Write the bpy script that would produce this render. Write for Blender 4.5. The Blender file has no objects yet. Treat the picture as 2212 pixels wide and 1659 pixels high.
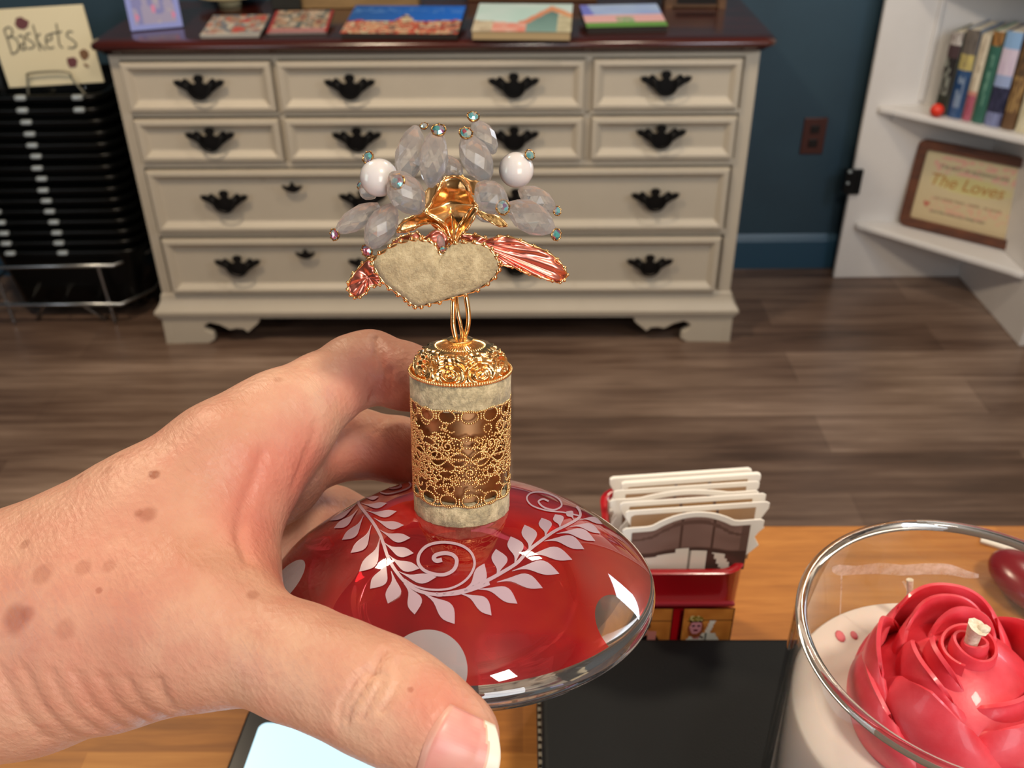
import bpy, bmesh, math, random
import numpy as np
from mathutils import Vector, Matrix
from mathutils.bvhtree import BVHTree
random.seed(7)
SC = bpy.context.scene
COL = SC.collection
# ------------------------------------------------------------------ camera
CX, CY, FPX = 1106.0, 829.5, 2095.0
PITCH, ROLL = math.radians(32.86), 0.0098
CAM = np.array([0.0, 0.0, 1.45])
_fw = np.array([0, math.cos(PITCH), -math.sin(PITCH)])
_dn = np.array([0, -math.sin(PITCH), -math.cos(PITCH)])
_rt = np.array([1.0, 0, 0])
RT = math.cos(ROLL)*_rt + math.sin(ROLL)*_dn
DN = -math.sin(ROLL)*_rt + math.cos(ROLL)*_dn
FW = _fw
cam = bpy.data.cameras.new('camera')
camo = bpy.data.objects.new('camera', cam)
COL.objects.link(camo)
cam.sensor_width = 36.0
cam.lens = 36.0*FPX/2212.0
cam.clip_start = 0.01
camo.matrix_world = Matrix(((RT[0], -DN[0], -FW[0], CAM[0]), (RT[1], -DN[1], -FW[1], CAM[1]), (RT[2], -DN[2], -FW[2], CAM[2]), (0, 0, 0, 1)))
cam.dof.use_dof = True
cam.dof.focus_distance = 0.235
cam.dof.aperture_fstop = 27.0
SC.camera = camo
# ------------------------------------------------------------------ view and light
SC.view_settings.view_transform = 'Standard'
SC.view_settings.look = 'None'
SC.view_settings.gamma = 1.0
SC.view_settings.use_curve_mapping = False
SC.view_settings.exposure = 0.16
SC.cycles.use_denoising = True
SC.cycles.max_bounces = 10
SC.cycles.transmission_bounces = 10
SC.cycles.caustics_reflective = False
SC.cycles.caustics_refractive = False
SC.cycles.sample_clamp_indirect = 4.0
world = bpy.data.worlds.new('room_ambient')
SC.world = world
world.use_nodes = True
world.node_tree.nodes['Background'].inputs[0].default_value = (0.75, 0.85, 1.0, 1)
world.node_tree.nodes['Background'].inputs[1].default_value = 0.25

def area(name, loc, target, sx, sy, power, color):
    l = bpy.data.lights.new(name, 'AREA')
    l.shape = 'RECTANGLE'; l.size = sx; l.size_y = sy
    l.energy = power; l.color = color
    o = bpy.data.objects.new(name, l); COL.objects.link(o)
    o.location = loc
    d = Vector(target)-Vector(loc)
    o.rotation_euler = d.to_track_quat('-Z', 'Y').to_euler()
    return o
area('left_ceiling_lamp', (-0.95, 1.35, 2.6), (-0.75, 1.6, 0), 0.24, 0.24, 27, (1, 0.80, 0.57))
area('right_ceiling_lamp', (0.75, 1.55, 2.6), (0.6, 1.7, 0), 0.24, 0.24, 12, (1, 0.85, 0.66))
area('counter_ceiling_lamp', (0.50, -0.40, 2.6), (0.0, 0.3, 1.1), 0.24, 0.24, 16, (1, 0.86, 0.70))
area('shop_window_light', (1.1, -2.2, 1.8), (0.2, 1.2, 0.9), 1.5, 1.4, 42, (0.90, 0.95, 1.0))
area('side_window_light', (1.5, 1.2, 1.45), (0.3, 1.6, 0.3), 0.5, 0.7, 12, (0.74, 0.86, 1.0))
area('left_window_light', (-2.6, -0.4, 1.6), (0.0, 1.2, 0.9), 1.0, 1.4, 14, (0.93, 0.96, 1.0))

# ------------------------------------------------------------------ helpers
def V3(a): return np.asarray(a, float)
def ray(px, py): return (px-CX)/FPX*RT + (py-CY)/FPX*DN + FW
def pt(px, py, z): return CAM + ray(px, py)*z
def onz(px, py, h):
    d = ray(px, py); return CAM + d*((h-CAM[2])/d[2])
def onpl(px, py, P, n):
    d = ray(px, py); P = V3(P); n = V3(n)
    return CAM + d*(((P-CAM)@n)/(d@n))
def lin(c):
    c = c/255.0
    return c/12.92 if c <= 0.04045 else ((c+0.055)/1.055)**2.4
def C(h, k=1.0):
    h = h.lstrip('#')
    return tuple(min(1, lin(int(h[i:i+2], 16))*k) for i in (0, 2, 4))
WM = {}
def empty(name, loc=(0, 0, 0), rz=0.0, label=None, cat=None, group=None, mat4=None):
    o = bpy.data.objects.new(name, None); COL.objects.link(o)
    M = Matrix.Translation(Vector([float(v) for v in loc])) @ Matrix.Rotation(rz, 4, 'Z')
    if mat4 is not None: M = mat4
    o.matrix_world = M; WM[o] = M
    o.empty_display_size = 0.02
    if label: tag(o, label, cat, group)
    return o
def tag(o, label, cat, group=None):
    o['label'] = label; o['category'] = cat
    if group: o['group'] = group
    return o
def link(name, me, mat, parent, world):
    o = bpy.data.objects.new(name, me); COL.objects.link(o)
    if mat: me.materials.append(mat)
    if parent is not None:
        o.parent = parent
        if world:
            me.transform(WM[parent].inverted())
        WM[o] = WM[parent]
    else:
        WM[o] = Matrix.Identity(4)
    return o
def mesh(name, vs, fs, mat=None, parent=None, world=False, smooth=False, uv=None):
    me = bpy.data.meshes.new(name)
    me.from_pydata([tuple(map(float, v)) for v in vs], [], [tuple(int(i) for i in f) for f in fs])
    me.update()
    if smooth:
        me.polygons.foreach_set('use_smooth', [True]*len(me.polygons))
    return link(name, me, mat, parent, world)
def shade_auto(o, ang=35):
    me = o.data
    me.polygons.foreach_set('use_smooth', [True]*len(me.polygons))
    bm = bmesh.new(); bm.from_mesh(me)
    a = math.radians(ang)
    for e in bm.edges:
        e.smooth = not (len(e.link_faces) != 2 or e.calc_face_angle(0) > a)
    bm.to_mesh(me); bm.free()
    return o
def from_bm(name, bm, mat=None, parent=None, world=False, smooth=None):
    me = bpy.data.meshes.new(name)
    bm.normal_update(); bm.to_mesh(me); bm.free()
    o = link(name, me, mat, parent, world)
    if smooth: shade_auto(o, smooth)
    return o
class MB:
    def __init__(s): s.v = []; s.f = []
    def add(s, vs, fs, M=None):
        n = len(s.v)
        for v in vs:
            if M is not None: v = M @ Vector(v)
            s.v.append(tuple(float(x) for x in v))
        s.f += [tuple(i+n for i in f) for f in fs]
        return s
    def box(s, x0, x1, y0, y1, z0, z1, M=None):
        return s.add([(x0, y0, z0), (x1, y0, z0), (x1, y1, z0), (x0, y1, z0), (x0, y0, z1), (x1, y0, z1), (x1, y1, z1), (x0, y1, z1)],
                     [(0, 3, 2, 1), (4, 5, 6, 7), (0, 1, 5, 4), (1, 2, 6, 5), (2, 3, 7, 6), (3, 0, 4, 7)], M)
    def tube(s, pts, r, n=8, closed=False, cap=True):
        pts = [V3(p) for p in pts]; N = len(pts)
        rr = r if hasattr(r, '__len__') else [r]*N
        up = None; rings = []
        for i in range(N):
            a = pts[(i-1) % N] if (closed or i > 0) else pts[i]
            b = pts[(i+1) % N] if (closed or i < N-1) else pts[i]
            t = b-a; t = t/(np.linalg.norm(t)+1e-12)
            if up is None:
                up = np.cross(t, [0, 0, 1.0]) if abs(t[2]) < 0.9 else np.cross(t, [1.0, 0, 0])
            u = up-t*(up@t); u = u/(np.linalg.norm(u)+1e-12); up = u
            w = np.cross(t, u)
            base = len(s.v); rings.append(base)
            for k in range(n):
                th = 2*math.pi*k/n
                s.v.append(tuple(pts[i]+rr[i]*(math.cos(th)*u+math.sin(th)*w)))
        M = N if closed else N-1
        for i in range(M):
            a = rings[i]; b = rings[(i+1) % N]
            for k in range(n):
                s.f.append((a+k, a+(k+1) % n, b+(k+1) % n, b+k))
        if not closed and cap:
            s.f.append(tuple(rings[0]+k for k in range(n))[::-1])
            s.f.append(tuple(rings[-1]+k for k in range(n)))
        return s
    def prism(s, poly, y0, y1, M=None):
        # poly in xz, extruded along y
        n = len(poly)
        vs = [(p[0], y0, p[1]) for p in poly]+[(p[0], y1, p[1]) for p in poly]
        fs = [tuple(range(n)), tuple(range(2*n-1, n-1, -1))]+[(i, i+n, (i+1) % n+n, (i+1) % n) for i in range(n)]
        return s.add(vs, fs, M)
    def sphere(s, c, r, nu=10, nv=6, sc=(1, 1, 1)):
        vs = [(c[0], c[1], c[2]+r*sc[2])]
        for j in range(1, nv):
            ph = math.pi*j/nv
            for i in range(nu):
                th = 2*math.pi*i/nu
                vs.append((c[0]+r*sc[0]*math.sin(ph)*math.cos(th), c[1]+r*sc[1]*math.sin(ph)*math.sin(th), c[2]+r*sc[2]*math.cos(ph)))
        vs.append((c[0], c[1], c[2]-r*sc[2]))
        fs = [(0, 1+i, 1+(i+1) % nu) for i in range(nu)]
        for j in range(nv-2):
            a = 1+j*nu; b = a+nu
            fs += [(a+i, b+i, b+(i+1) % nu, a+(i+1) % nu) for i in range(nu)]
        a = 1+(nv-2)*nu; e = len(vs)-1
        fs += [(a+i, e, a+(i+1) % nu) for i in range(nu)]
        return s.add(vs, fs)
    def lathe(s, prof, n=48, frame=None, cap0=False, cap1=False, mod=None):
        # prof list of (r, z); frame: 4x4 matrix
        base = len(s.v)
        for j, (r, z) in enumerate(prof):
            for i in range(n):
                th = 2*math.pi*i/n
                rr, zz = (r, z) if mod is None else mod(r, z, th, j)
                v = Vector((rr*math.cos(th), rr*math.sin(th), zz))
                if frame is not None: v = frame @ v
                s.v.append(tuple(v))
        for j in range(len(prof)-1):
            a = base+j*n; b = a+n
            for i in range(n):
                s.f.append((a+i, a+(i+1) % n, b+(i+1) % n, b+i))
        if cap0: s.f.append(tuple(base+i for i in range(n))[::-1])
        if cap1:
            a = base+(len(prof)-1)*n
            s.f.append(tuple(a+i for i in range(n)))
        return s
    def obj(s, name, mat=None, parent=None, world=False, smooth=None, bevel=None):
        o = mesh(name, s.v, s.f, mat, parent, world)
        bm = bmesh.new(); bm.from_mesh(o.data)
        bmesh.ops.remove_doubles(bm, verts=bm.verts, dist=1e-7)
        bmesh.ops.recalc_face_normals(bm, faces=bm.faces); bm.to_mesh(o.data); bm.free()
        if bevel:
            m = o.modifiers.new('bevel', 'BEVEL'); m.width = bevel; m.segments = 3; m.limit_method = 'ANGLE'; m.angle_limit = math.radians(40)
            if smooth is None: smooth = 40
        if smooth: shade_auto(o, smooth)
        return o
def structure(o):
    o['kind'] = 'structure'; return o

def rrect(w, h, r, n=5):
    out = []
    for (cx, cy, a0) in ((w/2-r, h/2-r, 0), (-w/2+r, h/2-r, 90), (-w/2+r, -h/2+r, 180), (w/2-r, -h/2+r, 270)):
        for k in range(n+1):
            a = math.radians(a0+90*k/n)
            out.append((cx+r*math.cos(a), cy+r*math.sin(a)))
    return out
def smoothpath(pts, k=6, closed=False):
    P = [V3(p) for p in pts]; n = len(P); out = []
    M = n if closed else n-1
    for i in range(M):
        p0 = P[(i-1) % n] if (closed or i > 0) else P[i]
        p1 = P[i]; p2 = P[(i+1) % n]
        p3 = P[(i+2) % n] if (closed or i < n-2) else P[(i+1) % n]
        for j in range(k):
            t = j/k
            out.append(0.5*((2*p1)+(-p0+p2)*t+(2*p0-5*p1+4*p2-p3)*t*t+(-p0+3*p1-3*p2+p3)*t**3))
    if not closed: out.append(P[-1])
    return out

# ------------------------------------------------------------------ materials
class NT:
    def __init__(s, name):
        s.m = bpy.data.materials.new(name); s.m.use_nodes = True
        s.t = s.m.node_tree; s.n = s.t.nodes; s.l = s.t.links
        s.b = s.n['Principled BSDF']; s.out = s.n['Material Output']
    def node(s, typ, **kw):
        x = s.n.new(typ)
        for k, v in kw.items():
            if k in x.inputs and not hasattr(x, k): x.inputs[k].default_value = v
            else: setattr(x, k, v)
        return x
    def set(s, **kw):
        names = dict(color='Base Color', rough='Roughness', metal='Metallic', trans='Transmission Weight', ior='IOR', coat='Coat Weight', coatr='Coat Roughness', sss='Subsurface Weight', sssr='Subsurface Radius', ssss='Subsurface Scale', spec='Specular IOR Level', emis='Emission Color', emis_s='Emission Strength', sheen='Sheen Weight', alpha='Alpha', film='Thin Film Thickness')
        for k, v in kw.items():
            if k in ('color', 'emis', 'sssr') and len(v) == 3 and k != 'sssr': v = (*v, 1)
            s.b.inputs[names[k]].default_value = v
        return s
    def coord(s, kind='Object', scale=(1, 1, 1), rot=(0, 0, 0), loc=(0, 0, 0)):
        tc = s.node('ShaderNodeTexCoord'); mp = s.node('ShaderNodeMapping')
        mp.inputs['Scale'].default_value = scale; mp.inputs['Rotation'].default_value = rot; mp.inputs['Location'].default_value = loc
        s.l.new(tc.outputs[kind], mp.inputs[0]); return mp.outputs[0]
    def noise(s, vec, scale, detail=4, rough=0.6, dist=0.0):
        x = s.node('ShaderNodeTexNoise'); x.inputs['Scale'].default_value = scale; x.inputs['Detail'].default_value = detail
        x.inputs['Roughness'].default_value = rough; x.inputs['Distortion'].default_value = dist
        s.l.new(vec, x.inputs['Vector']); return x.outputs[0]
    def ramp(s, fac, stops):
        x = s.node('ShaderNodeValToRGB'); e = x.color_ramp.elements
        while len(e) < len(stops): e.new(0.5)
        for el, (p, c) in zip(e, stops): el.position = p; el.color = (*c, 1) if len(c) == 3 else c
        s.l.new(fac, x.inputs[0]); return x.outputs[0]
    def mix(s, fac, a, b, mode='MIX'):
        x = s.node('ShaderNodeMix'); x.data_type = 'RGBA'; x.blend_type = mode
        for sock, v in ((x.inputs[0], fac), (x.inputs[6], a), (x.inputs[7], b)):
            if hasattr(v, 'is_linked') or hasattr(v, 'links'): s.l.new(v, sock)
            else: sock.default_value = v if not hasattr(v, '__len__') else (*v, 1)[:4]
        return x.outputs[2]
    def math(s, op, a, b=0.0, c=None):
        x = s.node('ShaderNodeMath'); x.operation = op
        for i, v in enumerate((a, b, c)):
            if v is None: continue
            if hasattr(v, 'links'): s.l.new(v, x.inputs[i])
            else: x.inputs[i].default_value = v
        return x.outputs[0]
    def col(s, sock): s.l.new(sock, s.b.inputs['Base Color']); return s
    def bump(s, h, strength=0.3, dist=0.001):
        x = s.node('ShaderNodeBump'); x.inputs['Strength'].default_value = strength; x.inputs['Distance'].default_value = dist
        s.l.new(h, x.inputs['Height']); s.l.new(x.outputs[0], s.b.inputs['Normal']); return s
def simple(name, color, rough=0.5, **kw):
    return NT(name).set(color=color, rough=rough, **kw).m
def mottled(name, c1, c2, scale, rough=0.6, bump=0.0, bd=0.0005, detail=5, p=(0.35, 0.65), vs=(1, 1, 1), **kw):
    t = NT(name).set(rough=rough, **kw)
    f = t.noise(t.coord(scale=vs), scale, detail)
    t.col(t.ramp(f, [(p[0], c1), (p[1], c2)]))
    if bump: t.bump(f, bump, bd)
    return t.m
def painted_mat(name, rough=0.5, **kw):
    t = NT(name).set(rough=rough, **kw)
    a = t.node('ShaderNodeAttribute'); a.attribute_name = 'ink'
    t.l.new(a.outputs[0], t.b.inputs['Base Color']); return t.m
M_PRINT = painted_mat('printed_surface', 0.35)
M_PRINTM = painted_mat('printed_matte', 0.7)
def printed(name, pos, colf, nu, nv, parent=None, world=False, mat=None):
    vs = [pos(i/nu, j/nv) for j in range(nv+1) for i in range(nu+1)]
    fs = [(j*(nu+1)+i, j*(nu+1)+i+1, (j+1)*(nu+1)+i+1, (j+1)*(nu+1)+i) for j in range(nv) for i in range(nu)]
    o = mesh(name, vs, fs, mat or M_PRINT, parent, world)
    at = o.data.color_attributes.new('ink', 'FLOAT_COLOR', 'CORNER')
    data = []
    for j in range(nv):
        for i in range(nu):
            c = colf((i+0.5)/nu, (j+0.5)/nv)
            for _ in range(4): data += [c[0], c[1], c[2], 1.0]
    at.data.foreach_set('color', data)
    return o
def text(name, body, size, mat, parent, M, extrude=0.0, shear=0, spacing=1.0):
    cu = bpy.data.curves.new(name, 'FONT'); cu.body = body; cu.size = size; cu.align_x = 'CENTER'; cu.align_y = 'CENTER'
    cu.extrude = extrude; cu.shear = shear; cu.space_character = spacing
    cu.materials.append(mat)
    tmp = bpy.data.objects.new('tmp', cu)
    me = bpy.data.meshes.new_from_object(tmp); bpy.data.objects.remove(tmp)
    me.name = name
    o = bpy.data.objects.new(name, me); COL.objects.link(o); o.parent = parent
    o.matrix_local = M
    return o
HSTEP = 0.0009
# ------------------------------------------------------------------ room
def wood_floor():
    t = NT('plank_floor').set(rough=0.30)
    v = t.coord()
    br = t.node('ShaderNodeTexBrick'); br.offset = 0.37; br.inputs['Scale'].default_value = 1.0
    br.inputs['Brick Width'].default_value = 1.25; br.inputs['Row Height'].default_value = 0.16; br.inputs['Mortar Size'].default_value = 0.0012
    br.inputs['Color1'].default_value = (0, 0, 0, 1); br.inputs['Color2'].default_value = (1, 1, 1, 1); br.inputs['Mortar'].default_value = (0.3, 0.3, 0.3, 1)
    t.l.new(v, br.inputs['Vector'])
    st = t.noise(t.coord(scale=(1.0, 17, 1)), 2.4, 6, 0.62, 0.6)
    fine = t.noise(t.coord(scale=(3, 60, 1)), 3.0, 4, 0.6)
    big = t.noise(t.coord(scale=(0.9, 3.5, 1)), 1.6, 2, 0.5)
    s = t.mix(0.5, st, big)
    s = t.mix(0.13, s, br.outputs[0])
    s = t.mix(0.15, s, fine)
    c = t.ramp(s, [(0.32, C('#382a23')), (0.45, C('#634e42')), (0.55, C('#806a5b')), (0.68, C('#a78f7e'))])
    t.col(t.mix(t.math('MULTIPLY', br.outputs[1], 0.35), c, C('#2a1c14')))
    t.bump(fine, 0.08, 0.001)
    return t.m
M_FLOOR = wood_floor()
structure(MB().box(-3, 1.62, -3.2, 3.05, -0.05, 0).obj('floor', M_FLOOR))
M_BLUE = mottled('blue_wall_paint', C('#2a4150'), C('#2f4959'), 3.0, 0.55)
M_BLUE2 = simple('blue_baseboard_paint', C('#2c4e66'), 0.35)
M_PLAIN = simple('cream_wall_paint', C('#b5aa9a'), 0.8)
M_CEIL = simple('ceiling_paint', C('#cfc8bc'), 0.9)
structure(MB().box(-3, 1.62, 2.957, 3.05, 0, 2.7).obj('wall_back', M_BLUE))
structure(MB().box(1.535, 1.62, -3.2, 2.957, 0, 2.7).obj('wall_right', M_PLAIN))
structure(MB().box(-3.1, -3, -3.2, 3.05, 0, 2.7).obj('wall_left', M_BLUE))
structure(MB().box(-3.1, 1.62, -3.3, -3.2, 0, 2.7).obj('wall_front', M_PLAIN))
structure(MB().box(-3.1, 1.62, -3.3, 3.05, 2.7, 2.78).obj('ceiling', M_CEIL))
def baseboard():
    m = MB()
    prof = [(0, 0), (0, 0.098), (0.004, 0.106), (0.009, 0.112), (0.014, 0.12), (0.014, 0)]
    # profile x -> depth from 2.943, z
    vs = []
    for x in (-3.0, 1.535):
        for d, z in prof: vs.append((x, 2.943+d, z))
    n = len(prof)
    fs = [(i, i+1, i+1+n, i+n) for i in range(n-1)]+[tuple(range(n)), tuple(range(2*n-1, n-1, -1))]
    return structure(m.add(vs, fs).obj('baseboard_back', M_BLUE2))
baseboard()
# wall outlet with reddish brown cover
M_OUT = simple('brown_plastic', C('#4a2a26'), 0.4)
M_OUTD = simple('dark_slots', C('#120c0c'), 0.5)
oc = onpl(1757, 293, (0, 2.957, 0), (0, 1, 0))
t = empty('wall_outlet', oc, label='small brown wall outlet plate on the blue wall right of the dresser', cat='outlet')
MB().box(-0.036, 0.036, -0.006, 0, -0.058, 0.058).obj('cover_plate', M_OUT, t, bevel=0.003)
m = MB()
for dz in (-0.022, 0.022):
    m.box(-0.014, 0.014, -0.009, -0.005, dz-0.013, dz+0.013)
m.obj('receptacle', M_OUTD, t, bevel=0.003)

# ------------------------------------------------------------------ dresser
D0 = V3([-0.1897, 2.4874, 0]); DYAW = -0.0135
M_CREAM = None
def cream():
    t = NT('distressed_cream_paint').set(rough=0.45)
    v = t.coord()
    f = t.noise(v, 9, 6, 0.7); g = t.noise(v, 90, 4, 0.7)
    ao = t.node('ShaderNodeNewGeometry')
    base = t.mix(f, C('#c0b6a5'), C('#b4aa99'))
    wear = t.ramp(t.math('MULTIPLY', g, f), [(0.40, (0, 0, 0)), (0.44, (1, 1, 1))])
    t.col(t.mix(wear, base, C('#8b7864')))
    t.bump(g, 0.05, 0.001)
    return t.m
M_CREAM = cream()
M_MAHOG = mottled('mahogany_top', C('#2e0f0b'), C('#4a1a14'), 2.0, 0.22, vs=(1, 12, 12), coat=0.6, coatr=0.12)
M_BLACKM = simple('black_iron', C('#0c0b0b'), 0.4, metal=0.3)
M_DARKIN = simple('dark_recess', C('#151110'), 0.9)
dr = empty('dresser', D0, DYAW, 'long cream painted dresser with mahogany top and black batwing pulls', 'dresser')
HW = 0.8175
def dresser():
    # carcass with openings cut as dark gaps behind the drawers
    m = MB()
    m.box(-HW, HW, 0.02, 0.44, 0.155, 0.833)
    # front frame rails/stiles
    for a, b in ((-HW, -0.790), (0.782, HW)):
        m.box(a, b, 0, 0.02, 0.155, 0.833)
    for z0, z1 in ((0.155, 0.162), (0.336, 0.352), (0.535, 0.553), (0.673, 0.686), (0.818, 0.833)):
        m.box(-0.790, 0.782, 0.0, 0.02, z0, z1)
    for a, b in ((-0.404, -0.396), (0.384, 0.398)):
        m.box(a-0.003, b+0.003, 0.0, 0.02, 0.553, 0.818)
    m.obj('carcass', M_CREAM, dr, bevel=0.002)
    # top slab with stepped ogee edge and clipped corners
    prof = [(0.006, 0.833), (0.016, 0.835), (0.020, 0.842), (0.030, 0.846), (0.035, 0.852), (0.035, 0.858), (0.031, 0.864), (0.022, 0.869), (0.0, 0.870)]
    rings = []; vs = []
    def outline(e):
        x = HW+e; y = -e; k = 0.028
        return [(-x, 0.445), (-x, y+k), (-x+k*0.35, y+k*0.35), (-x+k, y), (x-k, y), (x-k*0.35, y+k*0.35), (x, y+k), (x, 0.445)]
    for e, z in prof:
        rings.append(len(vs)); vs += [(x, y, z) for x, y in outline(e)]
    n = 8; fs = []
    for a, b in zip(rings, rings[1:]):
        fs += [(a+i, a+i+1, b+i+1, b+i) for i in range(n-1)]+[(a+n-1, a, b, b+n-1)]
    fs += [tuple(rings[-1]+i for i in range(n)), tuple(rings[0]+i for i in range(n))[::-1]]
    o = mesh('tabletop', vs, fs, M_MAHOG, dr); shade_auto(o, 50)
    # base moulding
    prof = [(0.0, 0.160), (0.004, 0.156), (0.006, 0.140), (0.014, 0.124), (0.022, 0.115), (0.026, 0.110), (0.026, 0.101), (0.020, 0.096), (0.020, 0.088), (0, 0.088)]
    vs = []; rings = []
    for e, z in prof:
        rings.append(len(vs)); x = HW+e
        vs += [(-x, 0.44, z), (-x, -e, z), (x, -e, z), (x, 0.44, z)]
    fs = []
    for a, b in zip(rings, rings[1:]):
        fs += [(a+i, b+i, b+i+1, a+i+1) for i in range(3)]
    o = mesh('base_moulding', vs, fs, M_CREAM, dr); shade_auto(o, 30)
    # bracket feet
    poly = [(0, 0), (0.125, 0), (0.145, 0.012), (0.143, 0.032), (0.122, 0.045), (0.120, 0.060), (0.140, 0.070), (0.168, 0.062), (0.195, 0.045), (0.215, 0.050), (0.235, 0.048), (0.246, 0.036), (0.262, 0.050), (0.276, 0.062), (0.285, 0.072), (0.287, 0.09), (0, 0.09)]
    for sx in (-1, 1):
        m = MB()
        p = [(sx*(HW+0.014-x), z) for x, z in poly]
        m.prism(p, -0.014, 0.010)
        # side return
        xs = sx*(HW+0.014)
        side = [(0.0, 0), (0.11, 0), (0.10, 0.03), (0.12, 0.06), (0.20, 0.065), (0.24, 0.09), (0.0, 0.09)]
        vs = []
        for x in (xs, xs-sx*0.022):
            vs += [(x, -0.014+a, b) for a, b in side]
        k = len(side)
        m.add(vs, [tuple(range(k)), tuple(range(2*k-1, k-1, -1))]+[(i, i+k, (i+1) % k+k, (i+1) % k) for i in range(k)])
        m.obj('bracket_foot', M_CREAM, dr, bevel=0.002)
    for sx in (-1, 1):
        MB().box(min(sx*(HW-0.1), sx*HW), max(sx*(HW-0.1), sx*HW), 0.38, 0.44, 0, 0.09).obj('rear_foot', M_CREAM, dr)
    # pulls
    half = [(0, .44), (.12, .43), (.2, .34), (.2, .24), (.13, .15), (.2, .08), (.3, .10), (.42, .22), (.54, .31), (.63, .26), (.70, .18), (.80, .26), (.9, .22), (1.0, .24), (.99, .10), (.88, .0), (.72, -.06), (.58, -.16), (.46, -.24), (.36, -.36), (.2, -.44), (0, -.48)]
    full = half+[(-x, z) for x, z in reversed(half[1:-1])]
    def pull(parent, x, z, s=0.064):
        m = MB()
        m.prism([(x+a*s, z+b*s*1.02) for a, b in full], -0.0215, -0.0165)
        pts = []
        for k in range(11):
            a = math.pi+math.pi*k/10
            pts.append((x+0.46*s*math.cos(a), -0.03-0.012*math.sin(-a) if False else -0.034, z+0.08*s+0.55*s*math.sin(a)))
        pts = [(pts[0][0], -0.02, pts[0][2])]+pts+[(pts[-1][0], -0.02, pts[-1][2])]
        m.tube(pts, 0.003, 6)
        m.sphere((x-0.46*s, -0.028, z+0.08*s), 0.006); m.sphere((x+0.46*s, -0.028, z+0.08*s), 0.006)
        m.obj('pull', M_BLACKM, parent)
    def keyhole(parent, x, z, s=0.028):
        h = [(0, .5), (.15, .45), (.2, .2), (.5, .05), (.75, .15), (1, .2), (.9, -.1), (.6, -.35), (.25, -.5), (0, -.55)]
        f = h+[(-a, b) for a, b in reversed(h[1:-1])]
        m = MB(); m.prism([(x+a*s, z+b*s) for a, b in f], -0.021, -0.0165)
        m.obj('keyhole_plate', M_BLACKM, parent)
    def drawer(x0, x1, z0, z1, pulls, keys=()):
        rings = [(0.0, 0.018, 0.0), (0.0, -0.012, 0.0), (0.003, -0.017, 0.003), (0.012, -0.018, 0.012), (0.017, -0.015, 0.016), (0.027, -0.004, 0.027), (0.031, -0.003, 0.031)]
        vs = []; st = []
        for ex, y, ez in rings:
            st.append(len(vs)); vs += [(x0+ex, y, z0+ez), (x1-ex, y, z0+ez), (x1-ex, y, z1-ez), (x0+ex, y, z1-ez)]
        fs = []
        for a, b in zip(st, st[1:]):
            fs += [(a+i, a+(i+1) % 4, b+(i+1) % 4, b+i) for i in range(4)]
        fs.append(tuple(st[-1]+i for i in range(4)))
        o = mesh('drawer', vs, fs, M_CREAM, dr)
        # the panel sits 3 mm behind the rail plane
        for px, pz in pulls:
            mm = pull(o, px, pz)
        for px, pz in keys: keyhole(o, px, pz)
    drawer(-0.788, -0.409, 0.690, 0.815, [(-0.594, 0.757)])
    drawer(-0.395, 0.380, 0.690, 0.815, [(-0.212, 0.756), (0.202, 0.757)])
    drawer(0.402, 0.774, 0.690, 0.815, [(0.585, 0.760)])
    drawer(-0.784, -0.408, 0.557, 0.669, [(-0.590, 0.622)])
    drawer(-0.393, 0.380, 0.557, 0.669, [(-0.207, 0.620), (0.202, 0.620)])
    drawer(0.402, 0.776, 0.557, 0.669, [(0.583, 0.623)])
    drawer(-0.783, 0.774, 0.356, 0.531, [(-0.582, 0.450), (-0.207, 0.451), (0.205, 0.451), (0.580, 0.450)], [(-0.394, 0.487)])
    drawer(-0.781, 0.772, 0.166, 0.332, [(-0.577, 0.258), (-0.201, 0.258), (0.205, 0.257), (0.579, 0.255)], [(-0.383, 0.291)])
dresser()

# ------------------------------------------------------------------ things on the dresser
DM = Matrix.Translation(Vector(D0.tolist())) @ Matrix.Rotation(DYAW, 4, 'Z')
TOPZ = 0.870
def dtop(px, py, h=TOPZ): return onz(px, py, h)
def n2(u, v, k=1.0, s=0): # cheap value noise
    x = u*k+s*17.3; y = v*k+s*5.1
    def h(a, b): return (math.sin(a*127.1+b*311.7)*43758.5453) % 1.0
    xi, yi = math.floor(x), math.floor(y); fx, fy = x-xi, y-yi
    fx = fx*fx*(3-2*fx); fy = fy*fy*(3-2*fy)
    return (h(xi, yi)*(1-fx)+h(xi+1, yi)*fx)*(1-fy)+(h(xi, yi+1)*(1-fx)+h(xi+1, yi+1)*fx)*fy
def mixc(a, b, t): t = max(0, min(1, t)); return tuple(x*(1-t)+y*t for x, y in zip(a, b))
M_PAGE = simple('page_block', C('#b59d74'), 0.8)
M_PAGEG = simple('grey_page_block', C('#b0aaa2'), 0.8)
M_PAGED = simple('dark_cover_edge', C('#2a211c'), 0.6)
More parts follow.
